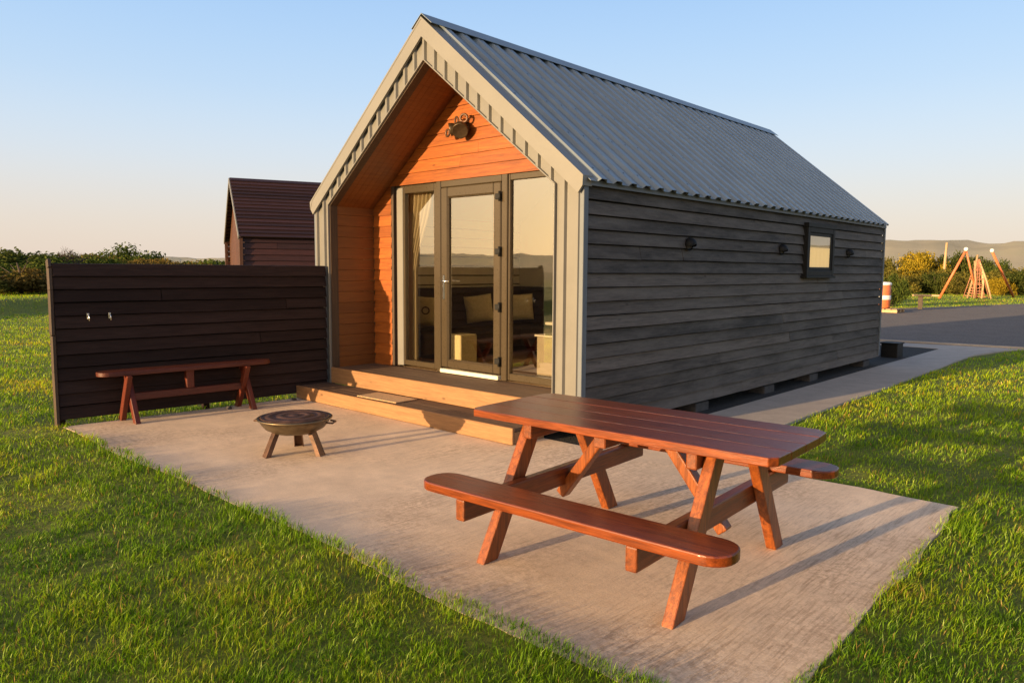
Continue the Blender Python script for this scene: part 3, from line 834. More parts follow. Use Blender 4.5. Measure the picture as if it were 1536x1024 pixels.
# cowl vents
for vy in (2.07, 4.72, 7.49):
    mb = MB(); vz = 2.07
    mb.lathe([(.001, .0), (.075, .0), (.08, .012), (.0785, .02)], (-.005, vy, vz), 24, Matrix.Rotation(R(90), 3, 'Y'))
    # half dome hood, open downwards
    seg = 14; rings = []
    for i in range(7):
        a = R(90*i/6); rr = .078*math.cos(a); xx = .012+.085*math.sin(a)
        rings.append([mb.b.verts.new((xx, vy+rr*math.cos(R(-25+230*k/seg)), vz+rr*math.sin(R(-25+230*k/seg)))) for k in range(seg+1)])
    for i in range(6):
        for k in range(seg):
            f = mb.b.faces.new([rings[i][k], rings[i][k+1], rings[i+1][k+1], rings[i+1][k]]); f.smooth = True
    cp(mb, 'vent', 'black', recalc=False)
# pads under the wall
for py in (2.6, 4.6, 6.3, 8.9):
    mb = MB(); mb.box((-.17, py, .03), (.26, .34, .14), .01); cp(mb, 'foundation_pad', 'concrete_block')
# dark skirt set back beneath the floor
mb = MB(); mb.span((-W+.2, .5, .11), (-.06, L-.02, .3)); cp(mb, 'floor_frame', 'black')
# interior
mb = MB(); mb.span((-W+.08, DR+.10, .31), (-.08, 4.2, .372)); cp(mb, 'inner_floor', 'inner_floor')
mb = MB(); mb.prism([(-W+.08, .37), (-.08, .37), (-.08, 2.57), (XM, ZR-.155), (-W+.08, 2.57)], 1, 4.2, 4.245); cp(mb, 'inner_partition', 'inner_wall')
mb = MB(); mb.prism([(-W+.08, 2.60), (XM, ZR-.12), (-.08, 2.60), (-.08, 2.575), (XM, ZR-.15), (-W+.08, 2.575)], 1, DR+.07, 4.25); cp(mb, 'inner_ceiling', 'inner_wall')

# light fitting on the gable
lx, lz, ly = -2.44, 3.50, DR-.005
lamp = thing('wall_lamp', 'twin bronze wall lamp with looped brackets on the orange gable', 'wall lamp', (lx, ly, lz)); lamp.scale = (1.12, 1.0, 1.12)
mb = MB(); mb.lathe([(.001, -.0), (.065, .0), (.07, -.012), (.05, -.03), (.02, -.035), (.001, -.035)], (.02, .0, .02), 24, Matrix.Rotation(R(-90), 3, 'X'))
mb.build('back_plate', 'lamp_metal', lamp)
def head(c, r_, d):
    mb = MB(); d = Vector(d).normalized(); q = Vector((0, 0, 1)).rotation_difference(d).to_matrix()
    prof = [(.001, -r_*1.15), (r_*.35, -r_*1.12), (r_*.55, -r_*.85), (r_*.85, -r_*.45), (r_*1.0, 0), (r_*1.04, r_*.35), (r_*1.0, r_*.42), (r_*.9, r_*.38), (.001, r_*.3)]
    mb.lathe(prof, c, 24, q); mb.build('lamp_head', 'lamp_metal', lamp)
head((-.085, -.13, .0), .072, (-.75, -.6, -.25)); head((.055, -.14, -.02), .092, (.45, -.55, -.6))
def loop(c, r_, ax, n_=18, th=.012, sq=1.25):
    mb = MB(); ax = Vector(ax).normalized(); x_ = ax.cross(Vector((0, 0, 1))).normalized(); y_ = ax.cross(x_)
    mb.tube([Vector(c)+x_*r_*math.cos(2*math.pi*k/n_)*sq+y_*r_*math.sin(2*math.pi*k/n_) for k in range(n_+1)], th, 8, False); mb.build('bracket', 'iron_dark', lamp)
loop((-.045, -.10, .095), .040, (.3, 1, 0), th=.011, sq=.85); loop((.075, -.10, .105), .042, (-.3, 1, .1), th=.015, sq=1.1); loop((-.150, -.14, -.035), .036, (.2, 1, 0), th=.013, sq=1.0)

# porch step (separate low deck)
step = thing('deck_step', 'low timber step with pale fascia in front of the porch', 'step', (-2.45, -.25, 0))
def pw(o, loc):
    o.matrix_parent_inverse = Matrix.Translation(-Vector(loc)); return o
mb = MB()
for k in range(4):
    y0_ = -.475+k*.115; mb.span((-4.43, y0_, .135), (-.46, y0_+.110, .17+random.uniform(-.001, .001)), .003)
pw(mb.build('deck_boards', 'deck_dark', step), (-2.45, -.25, 0))
mb = MB(); mb.span((-4.44, -.515, .006), (-.45, -.478, .176), .005); pw(mb.build('fascia', 'deck_pale', step), (-2.45, -.25, 0))
mb = MB(); mb.span((-.485, -.475, .006), (-.452, -.02, .13), .004); pw(mb.build('side_board', 'deck_pale', step), (-2.45, -.25, 0))
mb = MB(); mb.box((0, 0, .006), (.74, .34, .012), .003)
o = mb.build('door_mat', 'mat'); o.location = (-2.78, -.27, .173); o.rotation_euler = (0, 0, R(2)); tag(o, 'thin brown doormat lying on the low timber step', 'doormat')

# interior furniture
sofa = thing('corner_sofa', 'dark corner sofa behind the glass door', 'sofa', (-4.0, 3.5, .372))
def sp(mb, name, mat): return pw(mb.build(name, mat, sofa), (-4.0, 3.5, .372))
mb = MB(); mb.span((-W+.10, 1.15, .50), (-3.75, 4.15, .82), .05, 3); mb.span((-3.76, 3.25, .50), (-1.9, 4.15, .82), .05, 3); sp(mb, 'seat', 'sofa')
mb = MB(); mb.span((-W+.10, 1.15, .80), (-4.36, 4.15, 1.46), .06, 3); sp(mb, 'backrest', 'sofa')
mb = MB(); mb.span((-4.37, 3.92, .80), (-1.9, 4.17, 1.46), .06, 3); sp(mb, 'backrest', 'sofa')
mb = MB(); mb.span((-W+.12, 1.2, .374), (-3.85, 4.1, .50)); sp(mb, 'base', 'black')
def cushion(loc, rot, label, group='pale cushions on the sofa', emblem=False):
    mb = MB(); s = .45; n_ = 10; g = []
    for side in (1, -1):
        gr = []
        for i in range(n_+1):
            row = []
            for j in range(n_+1):
                u_, v_ = i/n_*2-1, j/n_*2-1
                k = (1-abs(u_)**3)*(1-abs(v_)**3)
                row.append(mb.b.verts.new((u_*s/2*(1-.04*(1-abs(v_))), side*(.012+.06*k), v_*s/2*(1-.04*(1-abs(u_))))))
            gr.append(row)
        g.append(gr)
        for i in range(n_):
            for j in range(n_):
                f = mb.b.faces.new([gr[i][j], gr[i+1][j], gr[i+1][j+1], gr[i][j+1]]); f.smooth = True
    for i in range(n_):
        for (a, b) in (((i, 0), (i+1, 0)), ((i, n_), (i+1, n_)), ((0, i), (0, i+1)), ((n_, i), (n_, i+1))):
            mb.b.faces.new([g[0][a[0]][a[1]], g[0][b[0]][b[1]], g[1][b[0]][b[1]], g[1][a[0]][a[1]]])
    o = mb.build('cushion', 'cushion'); o.location = loc; o.rotation_euler = rot
    tag(o, label, 'cushion', group); return o
c1 = cushion((-4.16, 1.52, 1.12), (R(10), R(6), R(52)), 'beige cushion with small dark emblem, seen through left window')
mb = MB(); mb.lathe([(.045, 0), (.062, .004), (.045, .006)], (.02, -.074, .03), 20, Matrix.Rotation(R(90), 3, 'X')); mb.build('emblem', 'sofa', c1)
cushion((-4.16, 2.70, 1.12), (R(12), R(-8), R(46)), 'beige cushion in the middle of the sofa, seen through the door')
cushion((-4.05, 3.58, 1.12), (R(12), R(-4), R(42)), 'beige cushion in the sofa corner, seen through the right window')
stool = MB(); stool.span((-3.72, 1.55, .375), (-3.38, 1.89, .80), .02, 2); stool = stool.build('pouffe', 'cushion'); tag(stool, 'pale box stool low behind the left window', 'stool')
tb = thing('side_table', 'small pale table near the right window inside', 'table', (-1.6, 2.2, .372))
mb = MB(); mb.span((-1.95, 1.75, 1.02), (-.75, 2.45, 1.06), .008); pw(mb.build('tabletop', 'white', tb), (-1.6, 2.2, .372))
for q in ((-1.88, 1.82), (-.82, 1.82), (-1.88, 2.38), (-.82, 2.38)):
    mb = MB(); mb.tube([(q[0], q[1], .374), (q[0], q[1], 1.02)], .02, 8); pw(mb.build('leg', 'black', tb), (-1.6, 2.2, .372))
cb = MB(); cb.span((-1.55, 1.12, .374), (-.75, 1.6, .93), .01); cb = cb.build('cabinet', 'cabinet'); tag(cb, 'low beige cabinet behind the right window', 'cabinet')
mb = MB(); mb.span((-1.57, 1.10, .93), (-.73, 1.62, .955), .004); mb.build('worktop', 'white', cb)
# curtain
mb = MB(); n_ = 70; rows = []
for t in np.linspace(0, 1, 14):
    z = 2.84-(2.84-.42)*t
    pull = min(1, t/.48); pull = pull*pull*(3-2*pull)
    xr = -3.27-.34*pull
    rows.append([mb.b.verts.new((-3.86+(xr+3.86)*k/n_, FY+.17+.035*math.sin(k*.62+.5*math.sin(t*3)), z)) for k in range(n_+1)])
for a, b in zip(rows[:-1], rows[1:]):
    for k in range(n_):
        f = mb.b.faces.new([a[k], a[k+1], b[k+1], b[k]]); f.smooth = True
tag(mb.build('curtain', 'curtain', recalc=False), 'cream gathered curtain at the left edge of the glazing', 'curtain')

# ------------------------------------------------------------------ fence
FA = Vector((-4.66, -3.315, 0)); FB = Vector((-4.405, -.03, 0)); fa = math.atan2(FB.y-FA.y, FB.x-FA.x)-R(90); FLn = (FB-FA).length
fence = thing('privacy_fence', 'dark brown privacy fence of overlapping horizontal boards beside the patio', 'fence', FA, fa)
mb = MB(); r_ = random.Random(3); boards_side(mb, -.03, 1, .0, FLn, .07, 1.80, 12, 9)
mb.build('boards', 'fence_board', fence)
mb = MB(); mb.span((-.082, .012, .09), (-.076, FLn-.01, 1.775)); mb.build('backing', 'black', fence)
mb = MB(); pass
for z_ in (.09, .9, 1.68):
    mb = MB(); mb.span((-.125, .01, z_), (-.083, FLn-.01, z_+.09), .004); mb.build('rail', 'fence_board', fence)
for py in (.04, FLn*.5, FLn-.05):
    mb = MB(); mb.span((-.20, py-.04, -.06), (-.126, py+.04, 1.79), .005); mb.build('post', 'fence_board', fence)
mb = MB()
pts_ = [(-.035, -.02, -.05), (-.04, -.022, .6), (-.037, -.02, 1.0), (-.052, -.022, 1.01), (-.048, -.02, 1.5), (-.06, -.02, 1.74), (-.085, -.02, 1.83)]
for a, b in zip(pts_[:-1], pts_[1:]): mb.beam(a, b, .035, .10, (1, 0, 0), .004)
mb.build('edge_board', 'liner', fence)
for hy, ll in ((.325, 'small silver hook on the fence, nearer its free end'), (.545, 'small silver hook on the fence, nearer the cabin')):
    hk = MB(); hk.span((.0, -.012, -.02), (.008, .012, .05), .002)
    hk.tube([(.008, 0, .03), (.035, 0, .025), (.045, 0, .0), (.04, 0, -.03), (.03, 0, -.045)], .006, 6)
    o = hk.build('wall_hook', 'chrome'); wp = FA+Vector((math.cos(fa)*0-math.sin(fa)*hy, math.cos(fa)*hy, 0))
    o.location = (wp.x+.0, wp.y, 1.19); o.rotation_euler = (0, 0, fa); tag(o, ll, 'hook', 'silver hooks on the fence')

# ------------------------------------------------------------------ picnic table
def rounded_plank(mb, L_, w_, z0, z1, rad, y=0, x=0, bev=.008, n_=6):
    pts_ = []
    for cx, cy, a0 in ((L_/2-rad, w_/2-rad, 0), (-L_/2+rad, w_/2-rad, 90), (-L_/2+rad, -w_/2+rad, 180), (L_/2-rad, -w_/2+rad, 270)):
        for k in range(n_+1):
            a = R(a0+90*k/n_); pts_.append((x+cx+rad*math.cos(a), y+cy+rad*math.sin(a)))
    mb.prism(pts_, 2, z0, z1, bev)
TR = R(3.0); TC = (2.03, -2.08, 0)
pt = thing('picnic_table', 'glossy red brown A-frame picnic table on the concrete patio', 'picnic table', TC, TR)
ZT = .85
# tabletop of four planks, chamfered outer corners
tw, tl, np_ = .86, 2.02, 4
mb = MB(); pw_ = tw/np_
for k in range(np_):
    y0_ = -tw/2+k*pw_+.0012; y1_ = y0_+pw_-.0024; l0, l1 = -tl/2, tl/2
    if k == 0: poly = [(l0+.04, y0_), (l1-.04, y0_), (l1-.005, y0_+.05), (l1, y1_), (l0, y1_), (l0+.005, y0_+.05)]
    elif k == np_-1: poly = [(l0, y0_), (l1, y0_), (l1-.01, y1_-.06), (l1-.07, y1_), (l0+.07, y1_), (l0+.01, y1_-.06)]
    else: poly = [(l0, y0_), (l1, y0_), (l1, y1_), (l0, y1_)]
    mb.prism(poly, 2, ZT-.048, ZT+random.uniform(-.001, .001), .005)
mb.slot('table_x')
for f_ in mb.b.faces: f_.material_index = 0
mb.slot('iron_dark')
for bx in (-.552, -.02, .552):
    for k in range(np_):
        for q in (.055, pw_-.055):
            cx_, cy_ = bx+random.uniform(-.008, .008), -tw/2+k*pw_+q+random.uniform(-.006, .006)
            mb.face([(cx_+.006*math.cos(a_*1.0472), cy_+.006*math.sin(a_*1.0472), ZT+.0019) for a_ in range(6)])
top_o = mb.build('tabletop', None, pt)
for k, (a, b) in ((1, (-.75, .9)), (2, (-.5, .98)), (3, (-.2, .8))):
    mb = MB()
    yv = -tw/2+k*pw_; xs_ = np.linspace(a, b, 40)
    for i in range(39):
        w0 = .0008+.0022*abs(math.sin(i*1.7+k))*abs(math.sin(i*.43+k)); 
        mb.face([(xs_[i], yv-w0, ZT+.0016), (xs_[i+1], yv-w0*.9, ZT+.0016), (xs_[i+1], yv+w0*.9, ZT+.0016), (xs_[i], yv+w0, ZT+.0016)])
    mb.build('weathered_joint', 'crack', top_o, recalc=False)
for sx in (-1, 1):
    xf = .62*sx
    for sy in (-1, 1):
        mb = MB(); mb.beam((xf, sy*.69, 0), (xf, sy*.235, ZT-.05), .065, .115, (0, 1, 0), .007, cut=(.0, ZT-.05), segs=2)
        mb.build('leg', 'table_leg', pt)
    xi = xf-sx*.068
    mb = MB(); mb.beam((xi, -1.00, .405), (xi, 1.00, .405), .065, .125, (0, 0, 1), .010, segs=2); mb.build('seat_bearer', 'table_y', pt)
    mb = MB(); mb.beam((xi, -.40, ZT-.095), (xi, .40, ZT-.095), .065, .09, (0, 0, 1), .010, segs=2); mb.build('top_bearer', 'table_y', pt)
    mb = MB(); mb.beam((xi-sx*-.02, .02, .27), (sx*.17, .0, ZT-.05), .07, .085, (0, 1, 0), .01, cut=(None, ZT-.05), segs=2); mb.build('brace', 'table_leg', pt)
for sy in (-1, 1):
    mb = MB(); rounded_plank(mb, 1.92, .265, .468, .52, .12, sy*.875, .055 if sy < 0 else -.03); mb.build('seat', 'table_x', pt)
mb = MB(); mb.span((-.06, -.40, ZT-.115), (.02, .40, ZT-.05), .006); mb.build('top_bearer', 'table_y', pt)

# ------------------------------------------------------------------ bench by the fence
BC = (-4.335, -2.01, 0); BRZ = fa
bench = thing('bench', 'low red brown trestle bench standing against the dark fence', 'bench', BC, BRZ)
mb = MB()
pts_ = []
rad = .12
for cx, cy, a0 in ((.13-rad, 1.0-rad, 0), (-.13+rad, 1.0-rad, 90), (-.13+rad, -1.0+rad, 180), (.13-rad, -1.0+rad, 270)):
    for k in range(7):
        a = R(a0+90*k/6); pts_.append((cx+rad*math.cos(a), cy+rad*math.sin(a)))
mb.prism(pts_, 2, .545, .595, .008); mb.build('seat', 'bench_y', bench)
for sy in (-1, 1):
    yf = sy*.68
    for s2 in (-1, 1):
        mb = MB(); pp = [(s2*.175, 0), (s2*.05, .30), (s2*-.11, .545)]
        # two straight halves meeting at the waist
        mb.beam((s2*.165, yf+s2*.031, 0), (-s2*.15, yf+s2*.031, .545), .058, .085, (1, 0, 0), .006, cut=(0, .545)); mb.build('leg', 'bench_leg', bench)
mb = MB(); mb.beam((0, -.69, .285), (0, .69, .285), .045, .085, (0, 0, 1), .006); mb.build('stretcher', 'bench_y', bench)
mb = MB(); mb.beam((0, 0, .328), (0, 0, .545), .07, .09, (0, 1, 0), .005); mb.build('centre_post', 'bench_leg', bench)

# ------------------------------------------------------------------ fire pit
fp = thing('fire_pit', 'round iron fire bowl on three splayed legs on the patio', 'fire pit', (-1.75, -2.16, 0), R(0))
zr = .345
mb = MB(); prof = [(.001, zr-.155), (.10, zr-.15), (.20, zr-.135), (.275, zr-.095), (.315, zr-.045), (.328, zr-.012), (.345, zr-.010), (.352, zr), (.345, zr+.006), (.322, zr+.004), (.312, zr-.02), (.27, zr-.07), (.001, zr-.12)]
mb.lathe(prof, (0, 0, 0), 56); mb.build('bowl', 'iron', fp)
mb = MB()
rr_ = .305; mb.lathe([(.001, zr+.022), (.05, zr+.022), (.055, zr+.018), (.10, zr+.017), (.105, zr+.022), (.16, zr+.021), (.165, zr+.015), (.215, zr+.014), (.22, zr+.020), (.265, zr+.018), (.272, zr+.012), (.30, zr+.010), (.312, zr+.016), (.318, zr+.006)], (0, 0, 0), 56)
mb.build('lid', 'iron_dark', fp)
for k, a in enumerate((R(262), R(22), R(142))):
    mb = MB(); d = Vector((math.cos(a), math.sin(a), 0)); t = Vector((-d.y, d.x, 0))
    tp = d*.19+Vector((0, 0, zr-.125)); bt = d*.285
    for s2 in (-1, 1):    # folded channel: two flanges and a web
        mb.beam(bt+t*s2*.040, tp+t*s2*.034, .045, .006, t, .001, cut=(0, None))
    mb.beam(bt+d*.02, tp+d*.02, .078, .006, d, .001, cut=(0, None))
    mb.build('leg', 'iron_dark', fp)
for a in (R(215), R(35)):
    mb = MB(); d = Vector((math.cos(a), math.sin(a), 0)); t = Vector((-d.y, d.x, 0))
    mb.tube([d*.33+t*.06+Vector((0, 0, zr-.03)), d*.385+t*.05+Vector((0, 0, zr-.035)), d*.39-t*.05+Vector((0, 0, zr-.035)), d*.33-t*.06+Vector((0, 0, zr-.03))], .009, 8)
    mb.build('handle', 'iron_dark', fp)

# small stones at patio edge near the fence
for (sx, sy, s_, ll) in ((-4.35, -1.52, .035, 'small pale stone on the patio edge behind the bench'), (-4.33, -.62, .03, 'small pale stone where fence meets step')):
    t = MB(); bmesh.ops.create_icosphere(t.b, subdivisions=2, radius=1)
    for v in t.b.verts: v.co = Vector((v.co.x*s_*1.4, v.co.y*s_, v.co.z*s_*.6))*(1+.15*math.sin(v.co.x*5+v.co.z*7))
    o = t.build('stone', 'concrete_block'); o.location = (sx, sy, s_*.4); tag(o, ll, 'stone')

# black box behind the cabin's rear corner
mb = MB(); mb.span((-.34, 10.75, -.015), (-.02, 11.15, .27), .012, 2); mb.span((-.36, 10.73, .27), (0, 11.17, .30), .006)
o = mb.build('utility_box', 'black'); tag(o, 'low black box on the dark bed behind the cabin rear corner', 'box')

# ------------------------------------------------------------------ neighbouring hut
hA = Vector((-17.76, 5.44, 0)); th = -R(21.8)
hut = thing('neighbouring_hut', 'dark red brown timber hut with steep boarded roof beyond the fence', 'hut', hA, th)
hz_r, hz_e, hw, hl = 4.525, 2.69, 2.35, 8.5
hs = (hz_r-hz_e)/hw
def hroof():
    mb = MB()
    for sg in (1, -1):
        n_ = 17
        for k in range(n_):
            t0, t1 = k/n_, (k+1)/n_+.008
            x0_, x1_ = sg*hw*t0*1.03, sg*hw*t1*1.03
            z0_, z1_ = hz_r-abs(x0_)*hs, hz_r-abs(x1_)*hs
            nn = Vector((sg*hs, 0, 1)).normalized()
            a = Vector((x0_, 0, z0_))+nn*.01; b = Vector((x1_, 0, z1_))+nn*.045
            f0 = [a, b, b-nn*.03, a-nn*.03]
            mb.prism([(q.x, q.z) for q in f0], 1, -.05, hl)
    return mb.build('roof', 'hut_roof', hut)
hroof()
mb = MB(); boards_side(mb, hw-.05, 1, 0, hl-.2, .1, hz_e-.03, 15, 21); boards_side(mb, -hw+.05, -1, 0, hl-.2, .1, hz_e-.03, 15, 22); mb.build('wall', 'hut_board', hut)
mb = MB(); mb.span((-hw+.14, .4, .1), (hw-.14, hl-.3, hz_e-.1)); mb.build('wall_core', 'black', hut)
mb = MB()
for k in range(26):
    x0_ = -hw+.06+k*(2*hw-.12)/26; x1_ = x0_+(2*hw-.12)/26-.006
    mb.prism([(x0_, .1), (x1_, .1), (x1_, hz_r-abs(x1_)*hs-.06), (x0_, hz_r-abs(x0_)*hs-.06)], 1, .10, .13)
mb.build('gable', 'hut_front', hut)
mb = MB()
for sg in (1, -1):
    mb.beam((0, -.07, hz_r-.06), (sg*(hw+.05), -.07, hz_e-.08), .03, .13, (-sg*-hs, 0, 1), .003)
mb.build('bargeboard', 'clad', hut)
for sg in (1, -1):
    mb = MB(); mb.span((sg*(hw-.02)-.05, -.06, .05), (sg*(hw-.02)+.05, .04, hz_e-.06), .004); mb.build('corner_post', 'hut_front', hut)

# ------------------------------------------------------------------ vegetation
def leaf_cloud(name, lobes, n_leaf, leaf, mat, seed):
    """leaves spread through the volume of many small lobes: lobes = (x,y,z,r,rz)"""
    r_ = np.random.default_rng(seed); lobes = np.array(lobes)
    vol = lobes[:, 3]**2*lobes[:, 4]; pick = r_.choice(len(lobes), n_leaf, p=vol/vol.sum())
    d = r_.normal(size=(n_leaf, 3)); d /= np.linalg.norm(d, axis=1)[:, None]
    rad = r_.random(n_leaf)**.45*np.clip(r_.normal(1, .12, n_leaf), .7, 1.35)
    c = lobes[pick, :3] + d*rad[:, None]*np.stack((lobes[pick, 3], lobes[pick, 3], lobes[pick, 4]), -1)
    keep = c[:, 2] > .02; c = c[keep]; d = d[keep]; N = len(c)
    nn = d+r_.normal(0, .75, (N, 3)); nn /= np.linalg.norm(nn, axis=1)[:, None]
    a = np.cross(nn, r_.normal(size=(N, 3))); a /= np.linalg.norm(a, axis=1)[:, None]; b = np.cross(nn, a)
    s = leaf*r_.uniform(.6, 1.4, (N, 1))
    v = np.stack((c-a*s, c-b*s*.55, c+a*s, c+b*s*.55), 1).reshape(-1, 3)
    f = np.arange(N*4); me = np_mesh(name, v, f, np.full(N, 4), mat); return me
def lobes_for(w_, h_, n_, seed, base=.15, flat=.8):
    r_ = random.Random(seed); L_ = []
    for i in range(n_):
        a = r_.uniform(0, 6.28); rr = w_*.5*math.sqrt(r_.random())*.85; t = rr/(w_*.5)
        zt = h_*(1-.45*t*t)*r_.uniform(base+.1, .92)
        s = r_.uniform(.12, .24)*min(w_, h_*1.6)
        zt = min(zt, h_-s*flat); L_.append((rr*math.cos(a), rr*math.sin(a), max(zt, s*.5), s, s*flat))
    return L_
MESH = {}
for key, wv, hv, nl, n_leaf, leaf, mat in (
        ('dark_a', 6, 3.0, 34, 9000, .10, 'leaf_dark'), ('dark_b', 5, 3.0, 26, 8000, .10, 'leaf_dark'),
        ('mid_a', 6, 3.0, 30, 8000, .11, 'leaf_mid'), ('mid_b', 4.5, 3, 22, 7000, .10, 'leaf_mid'),
        ('gold_a', 6, 3.0, 30, 8000, .11, 'leaf_gold'), ('olive_a', 6, 3.0, 30, 8000, .11, 'leaf_olive'), ('olive_b', 4, 2.6, 18, 6000, .11, 'leaf_olive'),
        ('rust_a', 4, 2.0, 20, 5000, .09, 'leaf_rust')):
    MESH[key] = leaf_cloud(key, lobes_for(wv, hv, nl, hash(key) % 997 if False else sum(map(ord, key))), n_leaf, leaf, mat, sum(map(ord, key))+5)
def stem_mesh(name, h_, r0, seed, nb=5):
    r_ = random.Random(seed); mb = MB()
    mb.tube([(0, 0, -.1), (r_.uniform(-.08, .08), r_.uniform(-.08, .08), h_*.4), (r_.uniform(-.2, .2), r_.uniform(-.2, .2), h_*.8)], [r0, r0*.75, r0*.3], 7)
    for k in range(nb):
        z = h_*r_.uniform(.15, .5); a = r_.uniform(0, 6.28); l_ = h_*r_.uniform(.3, .55)
        mb.tube([(0, 0, z), (l_*.4*math.cos(a), l_*.4*math.sin(a), z+l_*.35), (l_*.8*math.cos(a), l_*.8*math.sin(a), z+l_*.8)], [r0*.5, r0*.3, r0*.1], 6)
    me = bpy.data.meshes.new(name); mb.b.to_mesh(me); mb.b.free(); me.materials.append(M['bark']); return me
STEM = [stem_mesh('stem', 3.0, .10, k) for k in range(3)]
def azpt(az, d): a = R(az); return CAM.x-d*math.sin(a), CAM.y+d*math.cos(a)
def bush(name, parts, key, az, d, sx, sz, rz, label, cat, group=None):
    x, y = azpt(az, d); z = float(zground(x, y))
    o = thing(name, label, cat, (x, y, z), R(rz), group); o.scale = (sx, sx, sz)
    c = bpy.data.objects.new(parts[0], MESH[key]); COL.objects.link(c); c.parent = o
    s = bpy.data.objects.new(parts[1], STEM[int(az*7) % 3]); COL.objects.link(s); s.parent = o
    return o
TP = ('crown', 'trunk'); SP = ('foliage', 'stem')
G1 = 'trees and bushes beyond the left field'; G2 = 'bushes beyond the swing'
# left
bush('tree', TP, 'dark_a', 77.6, 50, 1.35, .70, 20, 'dense dark green tree at the far left edge of the field', 'tree', G1)
bush('tree', TP, 'mid_a', 75.6, 49, .95, .74, 80, 'brighter green tree next to the far left tree', 'tree', G1)
bush('tree', TP, 'dark_b', 74.4, 47, 1.05, .66, 140, 'dark bushy tree just left of the fence end', 'tree', G1)
bush('tree', TP, 'dark_a', 72.4, 54, 1.0, .70, 200, 'dark tree just beyond the near corner of the fence top', 'tree', G1)
bush('shrub', SP, 'rust_a', 75.9, 43, 1.0, .62, 10, 'low rust brown shrub in front of the dark trees at left', 'shrub', G1)
bush('shrub', SP, 'olive_b', 77.6, 42, .9, .42, 60, 'low olive shrub at the far left edge below the dark tree', 'shrub', G1)
bush('tree', TP, 'dark_b', 69.7, 78, 1.25, 1.32, 30, 'rounded dark tree standing above the hedge line over the fence', 'tree', G1)
bush('tree', TP, 'mid_b', 70.8, 80, .9, .95, 30, 'small green tree on the left shoulder of the rounded tree', 'tree', G1)
bush('tree', TP, 'mid_a', 66.9, 85, 1.6, .84, 70, 'broad low tree between the rounded tree and the hut', 'tree', G1)
bush('tree', TP, 'dark_a', 64.3, 88, 1.3, .9, 170, 'low dark tree showing beside the hut gable', 'tree', G1)
# bare topped tree
x, y = azpt(73.6, 49); bt = thing('bare_tree', 'bare branched tree with twiggy crown above the dark bushes at left', 'tree', (x, y, 0), 0)
mb = MB(); r_ = random.Random(5)
def branch(p, d, l, r0, lev):
    q = p+d*l; mid = p+d*l*.5+Vector((r_.uniform(-.06, .06), r_.uniform(-.06, .06), .03))*l
    mb.tube([p, mid, q], [r0, r0*.8, r0*.6], 5, False)
    if lev:
        for k in range(4 if lev > 1 else 5):
            nd = (d+Vector((r_.uniform(-.8, .8), r_.uniform(-.8, .8), r_.uniform(-.15, .5)))).normalized(); branch(q, nd, l*r_.uniform(.55, .85), r0*.55, lev-1)
branch(Vector((0, 0, -.1)), Vector((0, 0, 1)), .95, .09, 4)
mb.build('trunk', 'bark', bt)
# hedges and scrub masses that nobody could count
def mass(name, az0, az1, d0, d1, h_, n_, leaf, mat, label, seed, cat, hz=.6):
    r_ = np.random.default_rng(seed); az = np.radians(r_.uniform(az0, az1, n_)); dd = r_.uniform(d0, d1, n_)
    x = CAM.x-dd*np.sin(az); y = CAM.y+dd*np.cos(az)
    top = h_*(.78+.34*noise2(x, y, .55, seed)*.6+.25*noise2(x, y, 1.7, seed+1)*.6)
    z = zground(x, y)+top*r_.random(n_)**hz
    c = np.stack((x, y, z), -1); nn = r_.normal(size=(n_, 3)); nn[:, 1] -= .4; nn /= np.linalg.norm(nn, axis=1)[:, None]
    a = np.cross(nn, r_.normal(size=(n_, 3))); a /= np.linalg.norm(a, axis=1)[:, None]; b = np.cross(nn, a)
    s = leaf*r_.uniform(.6, 1.4, (n_, 1))
    v = np.stack((c-a*s, c-b*s*.55, c+a*s, c+b*s*.55), 1).reshape(-1, 3)
    me = np_mesh(name, v, np.arange(n_*4), np.full(n_, 4), mat); o = bpy.data.objects.new(name, me); COL.objects.link(o)
    tag(o, label, cat, kind='stuff')
mass('hedgerow', 60, 84, 82, 92, 2.6, 42000, .16, 'leaf_dark', 'far dark hedgerow beyond the left field', 3, 'hedgerow')
mass('reeds', 61, 73.3, 66, 74, 2.35, 26000, .10, 'leaf_rust', 'reddish brown tall reeds seen over the fence top', 4, 'reeds')
mass('undergrowth', 73, 84, 44, 52, 1.2, 12000, .09, 'leaf_dark', 'dark undergrowth below the left trees', 5, 'undergrowth')
mass('scrub', 4, 19, 76, 92, 2.1, 60000, .12, 'leaf_olive', 'olive and brown scrub behind the play area', 6, 'scrub')
# right
bush('shrub', SP, 'gold_a', 13.55, 82, .88, 1.30, 15, 'large golden yellow bush behind the pale post', 'shrub', G2)
bush('shrub', SP, 'gold_a', 14.6, 78, .55, .95, 95, 'smaller golden bush left of the large golden bush', 'shrub', G2)
bush('shrub', SP, 'olive_a', 15.9, 80, .72, 1.10, 45, 'olive bush beside the far end of the cabin', 'shrub', G2)
bush('shrub', SP, 'mid_a', 12.3, 84, .70, 1.25, 215, 'green bush between the golden bush and the swing frame', 'shrub', G2)
bush('shrub', SP, 'mid_b', 10.6, 84, .9, 1.12, 130, 'green bush seen between the two swing frames', 'shrub', G2)
bush('shrub', SP, 'dark_b', 9.5, 80, .62, 1.05, 75, 'dark green bush right of the right swing frame', 'shrub', G2)
bush('shrub', SP, 'olive_a', 8.2, 78, .75, .82, 165, 'olive bush at the right edge behind the swing', 'shrub', G2)
bush('shrub', SP, 'olive_b', 14.9, 72, .8, .62, 25, 'low olive bush on the grass edge left of the swing', 'shrub', G2)
bush('shrub', SP, 'mid_a', 13.2, 74, .55, .62, 300, 'low green bush below the large golden bush', 'shrub', G2)
